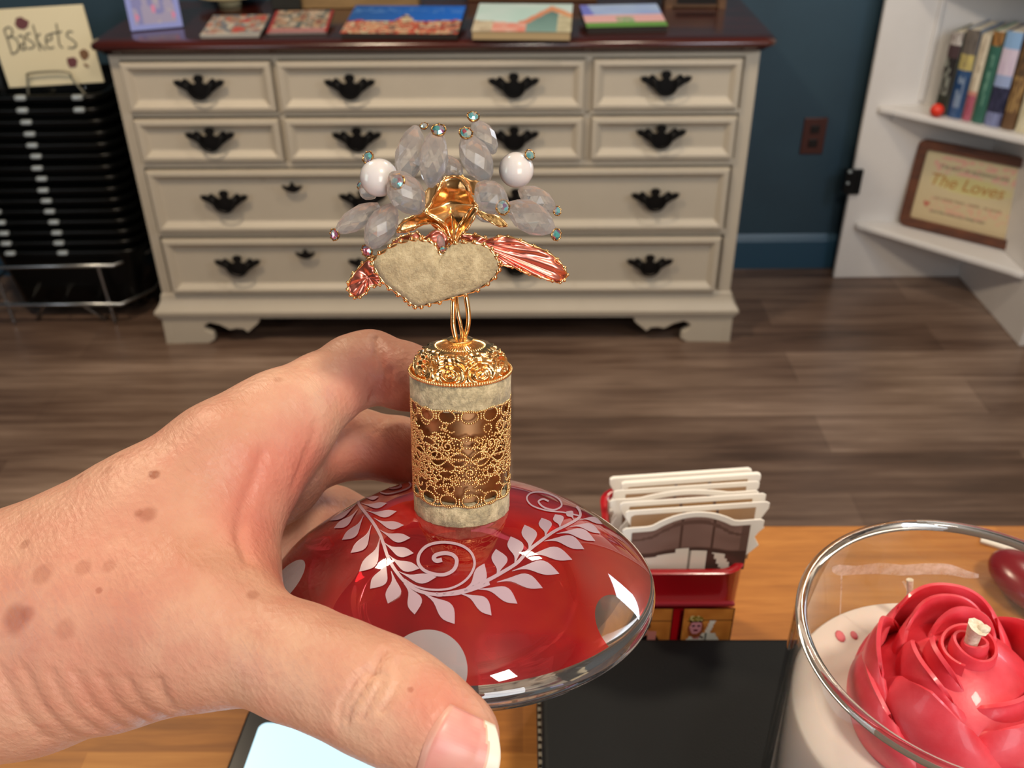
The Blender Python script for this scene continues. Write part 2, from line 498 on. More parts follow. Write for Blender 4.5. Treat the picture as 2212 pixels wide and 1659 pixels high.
def flat_book(name, corners, thick, colf, label, cat, edge, tilt=0.0, group=None, nu=40, nv=20):
    # corners: px of front-left, front-right, back-right, back-left of the cover's top face
    fl = dtop(*corners[0], TOPZ+thick); fr = dtop(*corners[1], TOPZ+thick)
    w = np.linalg.norm(fr-fl); ex = (fr-fl)/w; ey = V3([-ex[1], ex[0], 0])
    # depth and tilt so that the back edge projects where it is seen
    bl = corners[3]; 
    best = None
    P = onpl(bl[0], bl[1], fl, ex*0+V3([0, 0, 1]))
    depth_flat = (onz(*bl, TOPZ+thick)-fl)@ey
    dep = min(depth_flat, tilt[0]); 
    # rise at back
    n = ey; Q = onpl(bl[0], bl[1], fl+ey*dep, n); rise = max(0.0, Q[2]-(TOPZ+thick))
    sk = (Q-fl)@ex*0.0
    th = math.atan2(rise, dep); L = math.hypot(rise, dep)
    up = V3([0, 0, 1])
    e2 = ey*math.cos(th)+up*math.sin(th); e3 = np.cross(ex, e2)
    base = fl-e3*thick
    base = base+up*(TOPZ+0.0008-base[2])
    M = Matrix(((ex[0], e2[0], e3[0], base[0]), (ex[1], e2[1], e3[1], base[1]), (ex[2], e2[2], e3[2], base[2]), (0, 0, 0, 1)))
    o = empty(name, mat4=M, label=label, cat=cat, group=group)
    MB().box(0.002, w-0.002, 0.002, L-0.002, 0.0015, thick-0.001).obj('pages', edge, o)
    printed('cover', lambda u, v: (u*w, v*L, thick), colf, nu, nv, o)
    MB().box(0, w, 0, L, 0, 0.0015).obj('back_cover', M_PAGED, o)
    if rise > 0.01:
        # a small prop under the back edge
        s = MB(); hgt = rise*0.8
        s.tube([(w*0.5, L*0.8, -0.001), (w*0.5, L*0.8*1.0, -0.001)], 0.001) if False else None
    return o, th
def cov_blue(u, v):
    sky = mixc(C('#2c5fa8'), C('#1d6fe0'), u)
    hor = 0.42+0.07*n2(u, 0, 7, 1)+(0.25*max(0, 1-abs(u-0.5)/0.09))
    if v > hor:
        return mixc(sky, C('#6fa0e0'), 0.45 if (0.72 < v < 0.9 and n2(u, v, 40, 3) > 0.6) else 0)
    k = n2(u, v, 14, 5)
    pal = [C('#b8443a'), C('#d8b48c'), C('#c96a52'), C('#8a4a38'), C('#d9c9a8'), C('#d0553a'), C('#3f4a50')]
    return pal[int((n2(u, v*2, 12, 9)*7)) % 7] if k > 0.25 else mixc(C('#c9805e'), C('#e0c8a0'), k*3)
def cov_pale(u, v):
    if v < 0.36+0.1*n2(u, 0, 5, 2) and u < 0.2: return mixc(C('#e6dcc0'), C('#b9a58a'), n2(u, v, 20))
    ridge = 0.28+0.55*max(0, (u-0.5)/0.28) if u < 0.78 else 0.83-1.2*(u-0.78)
    if u > 0.15 and v < 0.30+0.04*n2(u, 0, 20) and u < 0.55: return mixc(C('#e87a68'), C('#eec4b4'), n2(u, v, 18, 4))
    if u > 0.45 and abs(v-ridge) < 0.09: return mixc(C('#e08468'), C('#e8b080'), u*1.5-0.6)
    if u > 0.52 and v < ridge and u < 0.86: return mixc(C('#8fb3ac'), C('#5d7f7d'), v+0.2*n2(u, v, 9))
    if u > 0.86 and v < 0.6: return mixc(C('#ded8b8'), C('#b8b090'), n2(u, v, 12))
    return mixc(C('#dcefee'), C('#bfe4de'), n2(u, v, 4))
def cov_beach(u, v):
    if v < 0.2: return C('#6da24e')
    if 0.4 < u < 0.62 and v < 0.42 and n2(u, v, 30) > 0.35: return C('#9cb48c')
    if v < 0.55: return mixc(C('#f0c8c4'), C('#e8a8b0'), (math.sin(v*60)+1)/2)
    if u < 0.1+0.1*(1-v): return C('#7d86e0')
    return mixc(C('#8ea6ee'), C('#c4dcf6'), 0.6*v+0.5*n2(u, v, 5)-0.1)
def cov_red(u, v):
    if u < 0.04 or u > 0.95: return C('#a83a36')
    if v < 0.2: return mixc(C('#c08a86'), C('#a87070'), n2(u, v, 30))
    k = n2(u, v, 9, 3)
    return [C('#b08a72'), C('#c9b8a4'), C('#5f6a68'), C('#b89878'), C('#8c5a50')][int(n2(u, v*1.4, 7, 8)*5) % 5] if k > 0.3 else C('#bfa68e')
def cov_green(u, v):
    if v < 0.1: return C('#c0bcb4')
    return [C('#a89c88'), C('#b87a6c'), C('#c9c0b0'), C('#7d8088'), C('#ae8a70'), C('#c2554e')][int(n2(u, v*1.3, 8, 12)*6) % 6]
flat_book('picture_book', [(735, 72), (988, 74), (985, 12), (752, 12)], 0.014, cov_blue, 'wide picture book with a bright blue sky over red buildings, on the dresser', 'book', M_PAGED, (0.20,), nu=70, nv=30)
flat_book('picture_book', [(1018, 68), (1233, 70), (1236, 8), (1042, 8)], 0.022, cov_pale, 'pale picture book with a salmon roofline and grey green mountain, thick tan spine, on dresser', 'book', M_PAGE, (0.20,), nu=70, nv=30)
flat_book('picture_book', [(1268, 60), (1443, 56), (1420, 10), (1257, 12)], 0.016, cov_beach, 'glossy book with blue sky, pink bands and a green strip, rightmost on dresser', 'book', M_PAGED, (0.16,), nu=50, nv=30)
flat_book('small_booklet', [(575, 72), (706, 70), (708, 24), (590, 24)], 0.006, cov_red, 'small red edged booklet with a brown collage, left of the blue sky book', 'book', M_PAGEG, (0.16,))
flat_book('small_booklet', [(431, 78), (560, 76), (573, 32), (452, 34)], 0.008, cov_green, 'small white edged booklet in tans and pinks, in front of the cream dish', 'book', M_PAGEG, (0.16,))
# upright mauve card
def cov_mauve(u, v):
    if u < 0.09 or u > 0.91 or v < 0.07 or v > 0.96: return C('#7a84c8')
    for (a, b) in ((0.16, 0.14), (0.5, 0.22), (0.86, 0.14)):
        if (u-a)**2+((v-b)*1.3)**2 < 0.0018: return C('#c86a90')
    k = n2(u, v, 9, 3)
    return mixc(C('#8d86a6'), C('#6c6ca6'), 1 if k > 0.66 else 0) if k > 0.2 else C('#9d95a2')
a = dtop(284, 70); b = dtop(396, 60)
ex = (b-a)/np.linalg.norm(b-a); w = float(np.linalg.norm(b-a)); nrm = V3([ex[1], -ex[0], 0])
e2 = V3([0, 0, 1])*math.cos(0.22)-nrm*math.sin(0.22); e3 = np.cross(ex, e2)
a = a+V3([0, 0, 0.003])
t = empty('mauve_book', mat4=Matrix(((ex[0], e2[0], e3[0], a[0]), (ex[1], e2[1], e3[1], a[1]), (ex[2], e2[2], e3[2], a[2]), (0, 0, 0, 1))), label='mauve and periwinkle book leaning upright at the left end of the dresser top', cat='book')
MB().box(0, w, 0, 0.22, -0.012, -0.001).obj('book_block', simple('periwinkle_board', C('#6f78c0'), 0.5), t)
printed('cover', lambda u, v: (u*w, v*0.22, 0.0), cov_mauve, 30, 50, t)
MB().box(w*0.3, w*0.7, 0.002, 0.006, -0.10, -0.012).obj('easel_strut', M_BLACKM, t)
# cream dish
dc = dtop(484, 22)
t = empty('cream_dish', (dc[0], dc[1]+0.07, TOPZ), label='shallow cream dish with a flared rim near the left of the dresser top', cat='dish')
MB().lathe([(0.03, 0.0), (0.032, 0.004), (0.028, 0.012), (0.05, 0.02), (0.088, 0.028), (0.09, 0.032), (0.086, 0.033), (0.05, 0.027), (0.0, 0.024)], 40, cap0=True).obj('bowl', simple('cream_glaze', C('#d9c99c'), 0.35), t, smooth=50)
# a wooden picture frame lying behind, dark box, tan box
def dbox(name, px0, px1, py, w_d, h, mat, label, cat, extra=None):
    a = dtop(px0, py); b = dtop(px1, py)
    ex = (b-a); w = float(np.linalg.norm(ex)); ex /= w
    t = empty(name, (a[0], a[1], TOPZ+0.0005), math.atan2(ex[1], ex[0]), label, cat)
    MB().box(0, w, 0, w_d, 0, h).obj('body', mat, t, bevel=0.003)
    if extra: extra(t, w, h, w_d)
    return t
M_OAK = mottled('light_oak', C('#7d6440'), C('#9a7c52'), 6, 0.5, vs=(1, 8, 8))
M_OAKD = mottled('dark_oak', C('#4d3520'), C('#6a4a2c'), 6, 0.5, vs=(1, 8, 8))
dbox('dark_trinket_box', 588, 650, 22, 0.08, 0.05, simple('charcoal_lacquer', C('#26251f'), 0.4), 'small charcoal box standing behind the red edged booklet', 'box',
     lambda t, w, h, d: MB().box(-0.002, w+0.002, -0.002, d+0.002, h, h+0.008).obj('lid', simple('charcoal_lid', C('#2e2c25'), 0.4), t, bevel=0.002))
dbox('wooden_tray', 652, 905, 18, 0.05, 0.03, M_OAK, 'long light oak tray edge behind the blue sky book', 'tray',
     lambda t, w, h, d: [MB().box(0, w, -0.006, 0, 0, h+0.015).obj('front_rail', M_OAK, t, bevel=0.002)])
dbox('wooden_sign_base', 1010, 1290, 4, 0.02, 0.04, M_OAKD, 'low dark oak plank standing behind the pale picture book', 'plank',
     lambda t, w, h, d: [MB().box(-0.004, w+0.004, -0.004, d+0.004, h, h+0.006).obj('top_strip', M_OAK, t)])
def shad(t, w, h, d):
    MB().box(w*0.2, w*0.85, -0.003, 0.0, 0.012, 0.028).obj('dark_slot', M_DARKIN, t)
    for x in (0.0, w-0.02): MB().box(x, x+0.02, -0.012, -0.0, 0, h+0.01).obj('end_post', M_OAKD, t)
dbox('wooden_display_crate', 1435, 1566, 18, 0.09, 0.055, M_OAKD, 'small brown wooden crate with a dark slot at the right end of dresser', 'crate', shad)
# ------------------------------------------------------------------ black baskets on a wire stand
M_BPL = simple('gloss_black_plastic', C('#050606'), 0.30, spec=0.18)
M_CHROME = simple('chrome_wire', C('#a9adb0'), 0.25, metal=1.0)
M_CLIP = simple('grey_clip', C('#aeb8bc'), 0.25, metal=0.3)
BX, BY = -1.318, 2.765   # stack centre
def basket_meshes():
    W, Dp, H = 0.45, 0.31, 0.2
    rim = MB()
    def loop(w, d, r, z): return [(x, y, z) for x, y in rrect(w, d, r)]
    prof = [(0.0, -0.008), (0.006, -0.009), (0.010, -0.004), (0.010, 0.002), (0.004, 0.006), (-0.004, 0.006), (-0.008, 0.0)]
    st = []; vs = []
    for e, z in prof:
        st.append(len(vs)); vs += loop(W+2*e, Dp+2*e, 0.05+e, z)
    n = len(vs)//len(prof); fs = []
    for a, b in zip(st, st[1:]): fs += [(a+i, a+(i+1) % n, b+(i+1) % n, b+i) for i in range(n)]
    rim.add(vs, fs)
    body = MB(); st = []; vs = []
    for w, d, r, z in ((W-0.012, Dp-0.012, 0.045, 0.0), (W-0.05, Dp-0.045, 0.04, -0.10), (W-0.075, Dp-0.07, 0.035, -H), (W-0.085, Dp-0.08, 0.035, -H-0.004)):
        st.append(len(vs)); vs += loop(w, d, r, z)
    fs = []
    for a, b in zip(st, st[1:]): fs += [(a+i, b+i, b+(i+1) % n, a+(i+1) % n) for i in range(n)]
    fs.append(tuple(st[-1]+i for i in range(n))[::-1])
    body.add(vs, fs)
    return rim, body
NB = 15
zs = [0.242+(0.694-0.242)*k/(NB-1) for k in range(NB)]
proto = None
words = ['lowest', 'second from the bottom', 'third from the bottom', 'fourth from the bottom', 'fifth from the bottom', 'sixth from the bottom', 'seventh from the bottom', 'middle one', 'seventh from the top', 'sixth from the top', 'fifth from the top', 'fourth from the top', 'third from the top', 'second from the top', 'topmost']
for k, z in enumerate(zs):
    lab = 'black plastic shopping basket, %s of the nested stack under the cream sign' % words[k]
    if proto is None:
        rim, body = basket_meshes()
        proto = empty('shopping_basket', (BX, BY, z), 0.0, lab, 'basket', 'nested black shopping baskets')
        rim.obj('rim', M_BPL, proto, smooth=60); body.obj('body', M_BPL, proto, smooth=50)
        for sx in (-0.145, 0.008):
            m = MB(); m.box(sx-0.015, sx+0.015, -0.176, -0.160, -0.004, 0.0085)
            m.obj('handle_clip', M_CLIP, proto, bevel=0.005)
        m = MB(); m.tube(smoothpath([(-0.085, -0.150, 0.006), (-0.085, -0.12, 0.010), (0, -0.10, 0.010), (0.085, -0.12, 0.010), (0.085, -0.150, 0.006)], 5), 0.003)
        m.obj('handle', M_BPL, proto, smooth=60)
        src = proto; t = proto
    else:
        t = src.copy(); COL.objects.link(t); t.location = (BX+random.uniform(-.004, .004), BY+random.uniform(-.003, .003), z)
        t['label'] = lab
        for ch in list(src.children):
            c = ch.copy(); COL.objects.link(c); c.parent = t
            if k >= NB-2 and ch.name.startswith('handle_clip'): c.location.x += 0.158; c.scale = (1.0, 1.0, 1.1)
# wire stand
t = empty('basket_stand', (BX, BY, 0), 0, 'low chrome wire stand under the stack of black baskets', 'stand')
def W3(px, py, Y): 
    p = onpl(px, py, (0, Y, 0), (0, 1, 0)); return p
m1 = MB(); yf = 2.60
a = W3(-60, 658, yf); b = W3(262, 657, yf); c = b+V3([0.07, 0.09, 0]); zz = a[2]
m1.tube([(a[0], a[1]+0.3, zz), (a[0], a[1]+0.09, zz), (a[0]+.02, a[1], zz), tuple(b), (c[0], c[1], zz), (c[0], c[1]+0.25, zz)], 0.006)
m1.v = m1.v; m1.obj('lower_ring', M_CHROME, t, world=True, smooth=60)
m2 = MB(); a2 = W3(-70, 578, yf); b2 = W3(245, 573, yf); z2 = a2[2]
m2.tube([(a2[0], a2[1]+0.3, z2), (a2[0]-0.02, a2[1]+0.09, z2), (a2[0], a2[1], z2), tuple(b2), (b2[0]+0.07, b2[1]+0.10, z2), (b2[0]+0.07, b2[1]+0.28, z2)], 0.006)
m2.obj('upper_ring', M_CHROME, t, world=True, smooth=60)
for (p0, p1) in (((212, 576), (229, 690)), ((-15, 576), (-30, 690))):
    u0 = W3(*p0, yf+0.004); m = MB(); m.tube([tuple(u0), (u0[0]+0.005, yf+0.01, 0.006)], 0.005); m.obj('leg', M_CHROME, t, world=True, smooth=60)
for (p0, p1) in (((178, 658), (228, 690)), ((95, 658), (82, 690))):
    u0 = W3(*p0, yf+0.01); f1 = onz(p1[0], p1[1], 0.006); m = MB(); m.tube([tuple(u0), tuple(f1), (f1[0], f1[1]+0.02, 0.006)], 0.005); m.obj('brace', M_CHROME, t, world=True, smooth=60)
for x in (a[0]+0.03, b[0]):
    m = MB(); m.tube([(x, 2.90, 0.006), (x, 2.90, z2)], 0.005); m.obj('leg', M_CHROME, t, world=True, smooth=60)
m = MB()
for x in (-1.46, -1.36, -1.26, -1.18):
    m.tube([(x, yf, zz), (x, 2.86, zz)], 0.003)
m.obj('bottom_wires', M_CHROME, t, world=True)
# "Baskets" sign
SY = 2.66
bl = W3(20, 190, SY); br = W3(225, 178, SY); tr = W3(197, 9, SY)
ex = br-bl; w = float(np.linalg.norm(ex)); ex /= w
ez = tr-br; ez -= ex*(ez@ex); h = float(np.linalg.norm(ez)); ez /= h; ey = np.cross(ez, ex)
M4 = Matrix(((ex[0], ey[0], ez[0], bl[0]), (ex[1], ey[1], ez[1], bl[1]), (ex[2], ey[2], ez[2], bl[2]), (0, 0, 0, 1)))
sg = empty('handwritten_sign', mat4=M4, label='cream board hand lettered Baskets standing above the black basket stack', cat='sign')
MB().box(0, w, 0, 0.006, 0, h).obj('board', simple('cream_board', C('#e9dfbd'), 0.6), sg, bevel=0.0015)
M_INK = simple('grey_marker_ink', C('#6f6d60'), 0.7)
def sgp(cx, cy, off=0.0008):
    P = onpl(cx/8.296, cy/8.296, bl, ey); q = P-bl
    return (q@ex, -off, q@ez)
strokes = [[(75, 530), (150, 740), (215, 965)], [(75, 530), (150, 480), (220, 530), (215, 620), (130, 680)], [(130, 680), (240, 660), (330, 760), (330, 880), (280, 940), (215, 965)],
 [(330, 660), (380, 630), (430, 680), (445, 800), (470, 880)], [(440, 770), (390, 790), (380, 860), (420, 890), (455, 850)],
 [(550, 595), (480, 610), (480, 680), (570, 740), (620, 810), (570, 860), (500, 860)], [(590, 440), (650, 640), (720, 900)], [(720, 600), (655, 700), (820, 890)],
 [(835, 735), (930, 690), (900, 620), (835, 640), (830, 780), (880, 860), (970, 840)], [(1010, 420), (1040, 580), (1070, 800), (1130, 850)], [(905, 600), (1110, 560)],
 [(1310, 570), (1230, 560), (1200, 640), (1300, 710), (1370, 790), (1320, 850), (1220, 850)]]
m = MB()
for s in strokes: m.tube(smoothpath([sgp(*p) for p in s], 5), 0.0022, 6)
m.obj('lettering', M_INK, sg)
M_MAR = simple('maroon_sticker', C('#6d4044'), 0.5); M_BRS = simple('brown_sticker', C('#7c5b40'), 0.5)
for pts, mt in (([(290, 320), (380, 300), (440, 340), (520, 380), (500, 480), (430, 530), (330, 510), (270, 440)], M_MAR),
               ([(1200, 1040), (1330, 1020), (1390, 1080), (1370, 1200), (1250, 1210), (1210, 1130)], M_MAR),
               ([(1420, 920), (1500, 870), (1580, 920), (1600, 1000), (1560, 1060), (1500, 1080), (1440, 1010)], M_BRS),
               ([(1500, 1130), (1560, 1150), (1600, 1200), (1560, 1210), (1510, 1170)], M_BRS)):
    q = [sgp(*p, 0.001) for p in pts]; m = MB()
    m.prism([(a[0], a[2]) for a in q], -0.0015, -0.0002); m.obj('sticker', mt, sg)
hz = zs[-1]
wire = [W3(62, 208, SY-0.02), W3(59, 170, SY-0.012), W3(66, 158, SY-0.012), W3(142, 155, SY-0.012), W3(158, 173, SY-0.012), W3(188, 208, SY-0.02)]
m = MB(); m.tube(smoothpath([tuple(p) for p in wire], 4), 0.0028)
t = empty('sign_holder', (BX, BY, hz), 0, 'bent grey wire holder clipped in front of the cream sign', 'holder')
# down into the top basket
e0, e1 = wire[0], wire[-1]
m.tube([tuple(e0), (e0[0], e0[1]+0.01, hz-0.12)], 0.0028); m.tube([tuple(e1), (e1[0], e1[1]+0.01, hz-0.12)], 0.0028)
m.obj('wire', simple('dull_wire', C('#8c8776'), 0.35, metal=0.8), t, world=True, smooth=60)
m = MB()
for x in (bl[0]+0.07, br[0]-0.06):
    m.tube([(x, SY+0.012, bl[2]+0.10), (x, SY+0.013, bl[2]-0.004), (x, SY-0.003, bl[2]-0.006)], 0.0025)
    m.tube([(x, SY+0.012, bl[2]+0.10), (x, SY+0.03, hz-0.15)], 0.0025)
m.obj('back_wire', M_CHROME, t, world=True)

# ------------------------------------------------------------------ white corner shelf
M_WHITE = mottled('white_shelf_paint', C('#e6e3e0'), C('#dedad6'), 4, 0.45, p=(0.3, 0.7))
cs = empty('corner_shelf', (1.475, 2.87, 0), 0, 'white corner bookcase with diagonal shelves standing by the blue wall', 'bookcase')
MB().box(1.063-1.475, 0.018, 0, 0.018, 0, 1.9).obj('side_panel', M_WHITE, cs, bevel=0.003)
MB().box(0, 0.018, -0.45, 0, 0, 1.9).obj('side_panel', M_WHITE, cs, bevel=0.003)
MB().box(-0.262, -0.248, -0.008, 0, 0.586, 1.5).obj('batten', M_WHITE, cs, bevel=0.002)
def shelf(z, ext, name='shelf'):
    r = 0.02
    p = [(-0.375-ext, 0), (-0.378-ext, -0.012), (-0.368-ext, -0.024), (-0.352-ext, -0.034)]
    q = [(-y, -x) for x, y in p][::-1]
    q = [(y2, x2) for x2, y2 in [(-a, -b) for a, b in []]] if False else [(-0.034, -0.352-ext), (-0.024, -0.368-ext), (-0.012, -0.378-ext), (0, -0.375-ext)]
    poly = p+q+[(0, 0)]
    n = len(poly)
    vs = [(x, y, z-0.02) for x, y in poly]+[(x, y, z) for x, y in poly]
    fs = [tuple(range(n)), tuple(range(2*n-1, n-1, -1))]+[(i, i+n, (i+1) % n+n, (i+1) % n) for i in range(n)]
    o = mesh(name, vs, fs, M_WHITE, cs)
    bm = bmesh.new(); bm.from_mesh(o.data); bmesh.ops.recalc_face_normals(bm, faces=bm.faces); bm.to_mesh(o.data); bm.free()
    b = o.modifiers.new('b', 'BEVEL'); b.width = 0.005; b.segments = 3; shade_auto(o, 40)
    MB().box(-0.33, -0.002, -0.014, -0.001, z-0.045, z-0.021).obj('shelf_cleat', M_WHITE, cs, bevel=0.002)
shelf(0.200, 0.0); shelf(0.572, 0.0); shelf(0.95, 0.0)
m = MB(); m.box(-0.43, -0.385, -0.012, -0.0, 0.295, 0.375)
m.box(-0.44, -0.412, -0.016, 0.018, 0.30, 0.37)
t = m.obj('latch', simple('black_latch_metal', C('#15191c'), 0.35, metal=0.5), cs, bevel=0.002)
m = MB(); m.sphere((-0.43, -0.018, 0.372), 0.006); m.sphere((-0.43, -0.018, 0.335), 0.005)
m.obj('screw', M_CLIP, t)
# books: spines face the diagonal
DG = V3([1, -1, 0])/math.sqrt(2)    # along the shelf front, to the right
IN = V3([1, 1, 0])/math.sqrt(2)     # into the corner
SH = 0.5725
def cspine(kind):
    def f(u, v):
        k = n2(u, v, 16, kind)
        if kind == 1:
            if v > 0.86: return mixc(C('#d8d4cc'), C('#6e5550'), k)
            if v > 0.7: return C('#4c3a3c')
            return mixc(C('#83857a'), C('#2a2625'), 1 if (k > 0.55 or u > 0.75) else 0) if v > 0.25 else mixc(C('#3c4036'), C('#1c2018'), k)
        if kind == 2:
            if v > 0.72: return mixc(C('#7c7268'), C('#55504c'), k)
            if v > 0.55: return mixc(C('#d8c878'), C('#8c7c5c'), k)
            return mixc(C('#2c4f7c'), C('#9fb0c4') if (abs(u-0.5) < 0.3 and k > 0.4) else C('#1c3c68'), 0.6 if 0.12 < v < 0.48 else 0.1)
        if kind == 3:
            if v > 0.36: return C('#dccfb6') if not (0.3 < u < 0.7 and k > 0.45) else C('#b8a890')
            return mixc(C('#9a4258'), C('#c07080'), k) if v < 0.3 else C('#cf9080')
        if kind == 4:
            if v > 0.86: return mixc(C('#c08a50'), C('#3c2c18'), k)
            return mixc(C('#39685a'), C('#7fae98'), 0.7 if (0.35 < u < 0.65 and k > 0.45 and 0.2 < v < 0.75) else 0.0)
        if kind == 5:
            if v > 0.82: return C('#8fb4dc')
            if v > 0.55: return mixc(C('#e4d8e4'), C('#cdb9d2'), k)
            if v > 0.42: return C('#9fb0d6')
            return mixc(C('#4a4a68'), C('#8c94bc') if v < 0.15 else C('#23263c'), k*1.3)
        if kind == 6:
            if v > 0.6: return mixc(C('#3c3430'), C('#8c6a44'), k)
            return mixc(C('#c8a468'), C('#5c4030'), k if v > 0.2 else 0.9)
        return mixc(C('#e4dcc0'), C('#c8bc98'), k)
    return f
blabs = {1: 'hardback book with a dark grey figured spine at the left end of row', 2: 'hardback book with navy lower spine and yellow band beside the grey one',
         3: 'slim cream spined book with a rose pink foot', 4: 'slim green spined book on the corner shelf', 5: 'hardback book with pale sky over dark violet spine',
         6: 'thick brown and tan spined book near the right frame edge', 7: 'cream spined book cut by the right frame edge'}
fp = onz(2012, 262, SH); xcur = (fp-V3([1.475, 2.87, 0]))@DG
def bk(kind, pxl, pxr, py_b, py_t, lean=0.0, depth=0.15):
    # bottom-left and bottom-right px on the shelf, on a common front line
    line = V3([1.475, 2.87, 0])+(-IN)*0.235; line[2] = SH
    a = onpl(pxl, py_b, line, IN); b = onpl(pxr, py_b, line, IN)
    top = onpl((pxl+pxr)/2+(py_b-py_t)*0.17, py_t, line, IN)
    x0 = float((a-line)@DG); x1 = float((b-line)@DG); h = float(top[2]-SH)
    M4 = Matrix(((DG[0], IN[0], 0, line[0]), (DG[1], IN[1], 0, line[1]), (0, 0, 1, SH+0.0006), (0, 0, 0, 1))) @ Matrix.Translation((x0, 0, 0))
    o = empty('hardback_book', mat4=M4, label=blabs[kind], cat='book', group='books on the corner shelf')
    w = x1-x0-0.0015
    f = cspine(kind); cc = f(0.5, 0.4)
    cm = simple('cloth_board', cc, 0.6)
    m = MB(); m.box(0, 0.002, 0.0, depth, 0, h); m.box(w-0.002, w, 0.0, depth, 0, h); m.obj('boards', cm, o)
    MB().box(0.0025, w-0.0025, 0.004, depth-0.004, 0.004, h-0.004).obj('pages', simple('ivory_pages', C('#ddd6c4'), 0.8), o)
    printed('spine', lambda u, v: (u*w, -0.0005-0.004*math.sin(math.pi*u), v*h), f, 8, 40, o, mat=M_PRINT)
bk(1, 2019, 2045, 236, 68); bk(2, 2046, 2077, 248, 62); bk(3, 2078, 2098, 256, 72); bk(4, 2099, 2124, 262, 66); bk(5, 2125, 2161, 268, 66); bk(6, 2162, 2190, 276, 84); bk(7, 2192, 2230, 284, 110)
b = onz(2026, 240, SH)
o = MB().sphere((0, 0, 0), 0.019, 20, 12).obj('red_ball', simple('red_rubber', C('#e83a24'), 0.35), smooth=80)
b = V3([1.475, 2.87, 0])-IN*0.262; o.location = (float(onpl(2025, 234, b, IN)[0]), float(onpl(2025, 234, b, IN)[1]), SH+0.0195)
tag(o, 'small bright red ball on the shelf in front of the grey spined book', 'ball')
# framed sign
S1 = 0.2005
P0 = onz(1938, 486, S1); P1 = onz(2192, 548, S1)
ex = P1-P0; w = float(np.linalg.norm(ex)); ex /= w
nrm = V3([-ex[1], ex[0], 0]); top = onpl(1968, 316, P0, nrm); hh = float(top[2]-S1)
lean = 0.14
ez = V3([0, 0, 1])*math.cos(lean)+nrm*math.sin(lean); ey = np.cross(ez, ex); hh *= 1.06
P0 = P0+V3([0, 0, 0.004])
M4 = Matrix(((ex[0], ey[0], ez[0], P0[0]), (ex[1], ey[1], ez[1], P0[1]), (ex[2], ey[2], ez[2], P0[2]), (0, 0, 0, 1)))
fs_ = empty('framed_saying', mat4=M4, label='brown framed cream sign with an orange motto on a yellow band, on the low shelf', cat='sign')
M_BRN = mottled('brown_frame_wood', C('#6e3e24'), C('#4a2a1c'), 14, 0.5, vs=(1, 4, 4))
m = MB(); out = [(x+w/2, z+hh/2) for x, z in rrect(w, hh, 0.022)]; inn = [(x+w/2, z+hh/2) for x, z in rrect(w-0.056, hh-0.056, 0.008)]
n = len(out)
vs = [(x, 0.0, z) for x, z in out]+[(x, -0.008+0.008, z) for x, z in inn]+[(x, 0.02, z) for x, z in out]+[(x, 0.02, z) for x, z in inn]
fs = []
for i in range(n):
    j = (i+1) % n
    fs += [(i, j, n+j, n+i), (i, 2*n+i, 2*n+j, j), (n+i, n+j, 3*n+j, 3*n+i), (2*n+i, 3*n+i, 3*n+j, 2*n+j)]
m.add(vs, fs).obj('frame', M_BRN, fs_, bevel=0.002)
def saying(u, v):
    # yellow brushed band behind the orange words
    d = ((u-0.5)/0.40)**2+((v-0.60)/0.13)**2
    if d < 1: return mixc(C('#cfc584'), C('#d0c294'), max(0, d-0.4)+0.2*n2(u, v, 10))
    if 0.72 < v < 0.96 and 0.1 < u < 0.9 and n2(u, v, 26, 3) > 0.55: return C('#dba997')
    if 0.14 < v < 0.36 and 0.15 < u < 0.95 and n2(u, v, 30, 8) > 0.6: return C('#d3a98c')
    return mixc(C('#d3c6a0'), C('#c9b48c'), 1-v)
iw, ih = w-0.056, hh-0.056
printed('panel', lambda u, v: (0.028+u*iw, 0.012, 0.028+v*ih), saying, 60, 40, fs_, mat=M_PRINTM)
M_GREYI = simple('grey_ink', C('#7f7866'), 0.7); M_ORI = simple('orange_ink', C('#bb8446'), 0.7); M_BRI = simple('brown_ink', C('#9c8468'), 0.7)
def ftext(body, size, u, v, mt, **k):
    text('lettering', body, size, mt, fs_, Matrix.Translation((0.028+u*iw, 0.0112, 0.028+v*ih)) @ Matrix.Rotation(math.pi/2, 4, 'X'), extrude=0.0003, **k)
ftext('THE BEST OF BLESSINGS ARE', 0.0155, 0.5, 0.80, M_GREYI)
ftext('The Loves', 0.052, 0.46, 0.60, M_ORI, shear=0.2)
ftext('you never have   made   to count', 0.0145, 0.52, 0.36, M_BRI)
ftext('and the ones you keep near', 0.0145, 0.46, 0.16, M_GREYI)
m = MB(); q = [(0.13+0.035*a, 0.24+0.05*b) for a, b in ((0, -1), (1, .3), (.6, 1), (0, .5), (-.6, 1), (-1, .3))]
m.prism([(0.028+x*iw, 0.028+z*ih) for x, z in q], 0.0108, 0.0118); m.obj('heart_mark', simple('dusty_red_ink', C('#c0705c'), 0.7), fs_)

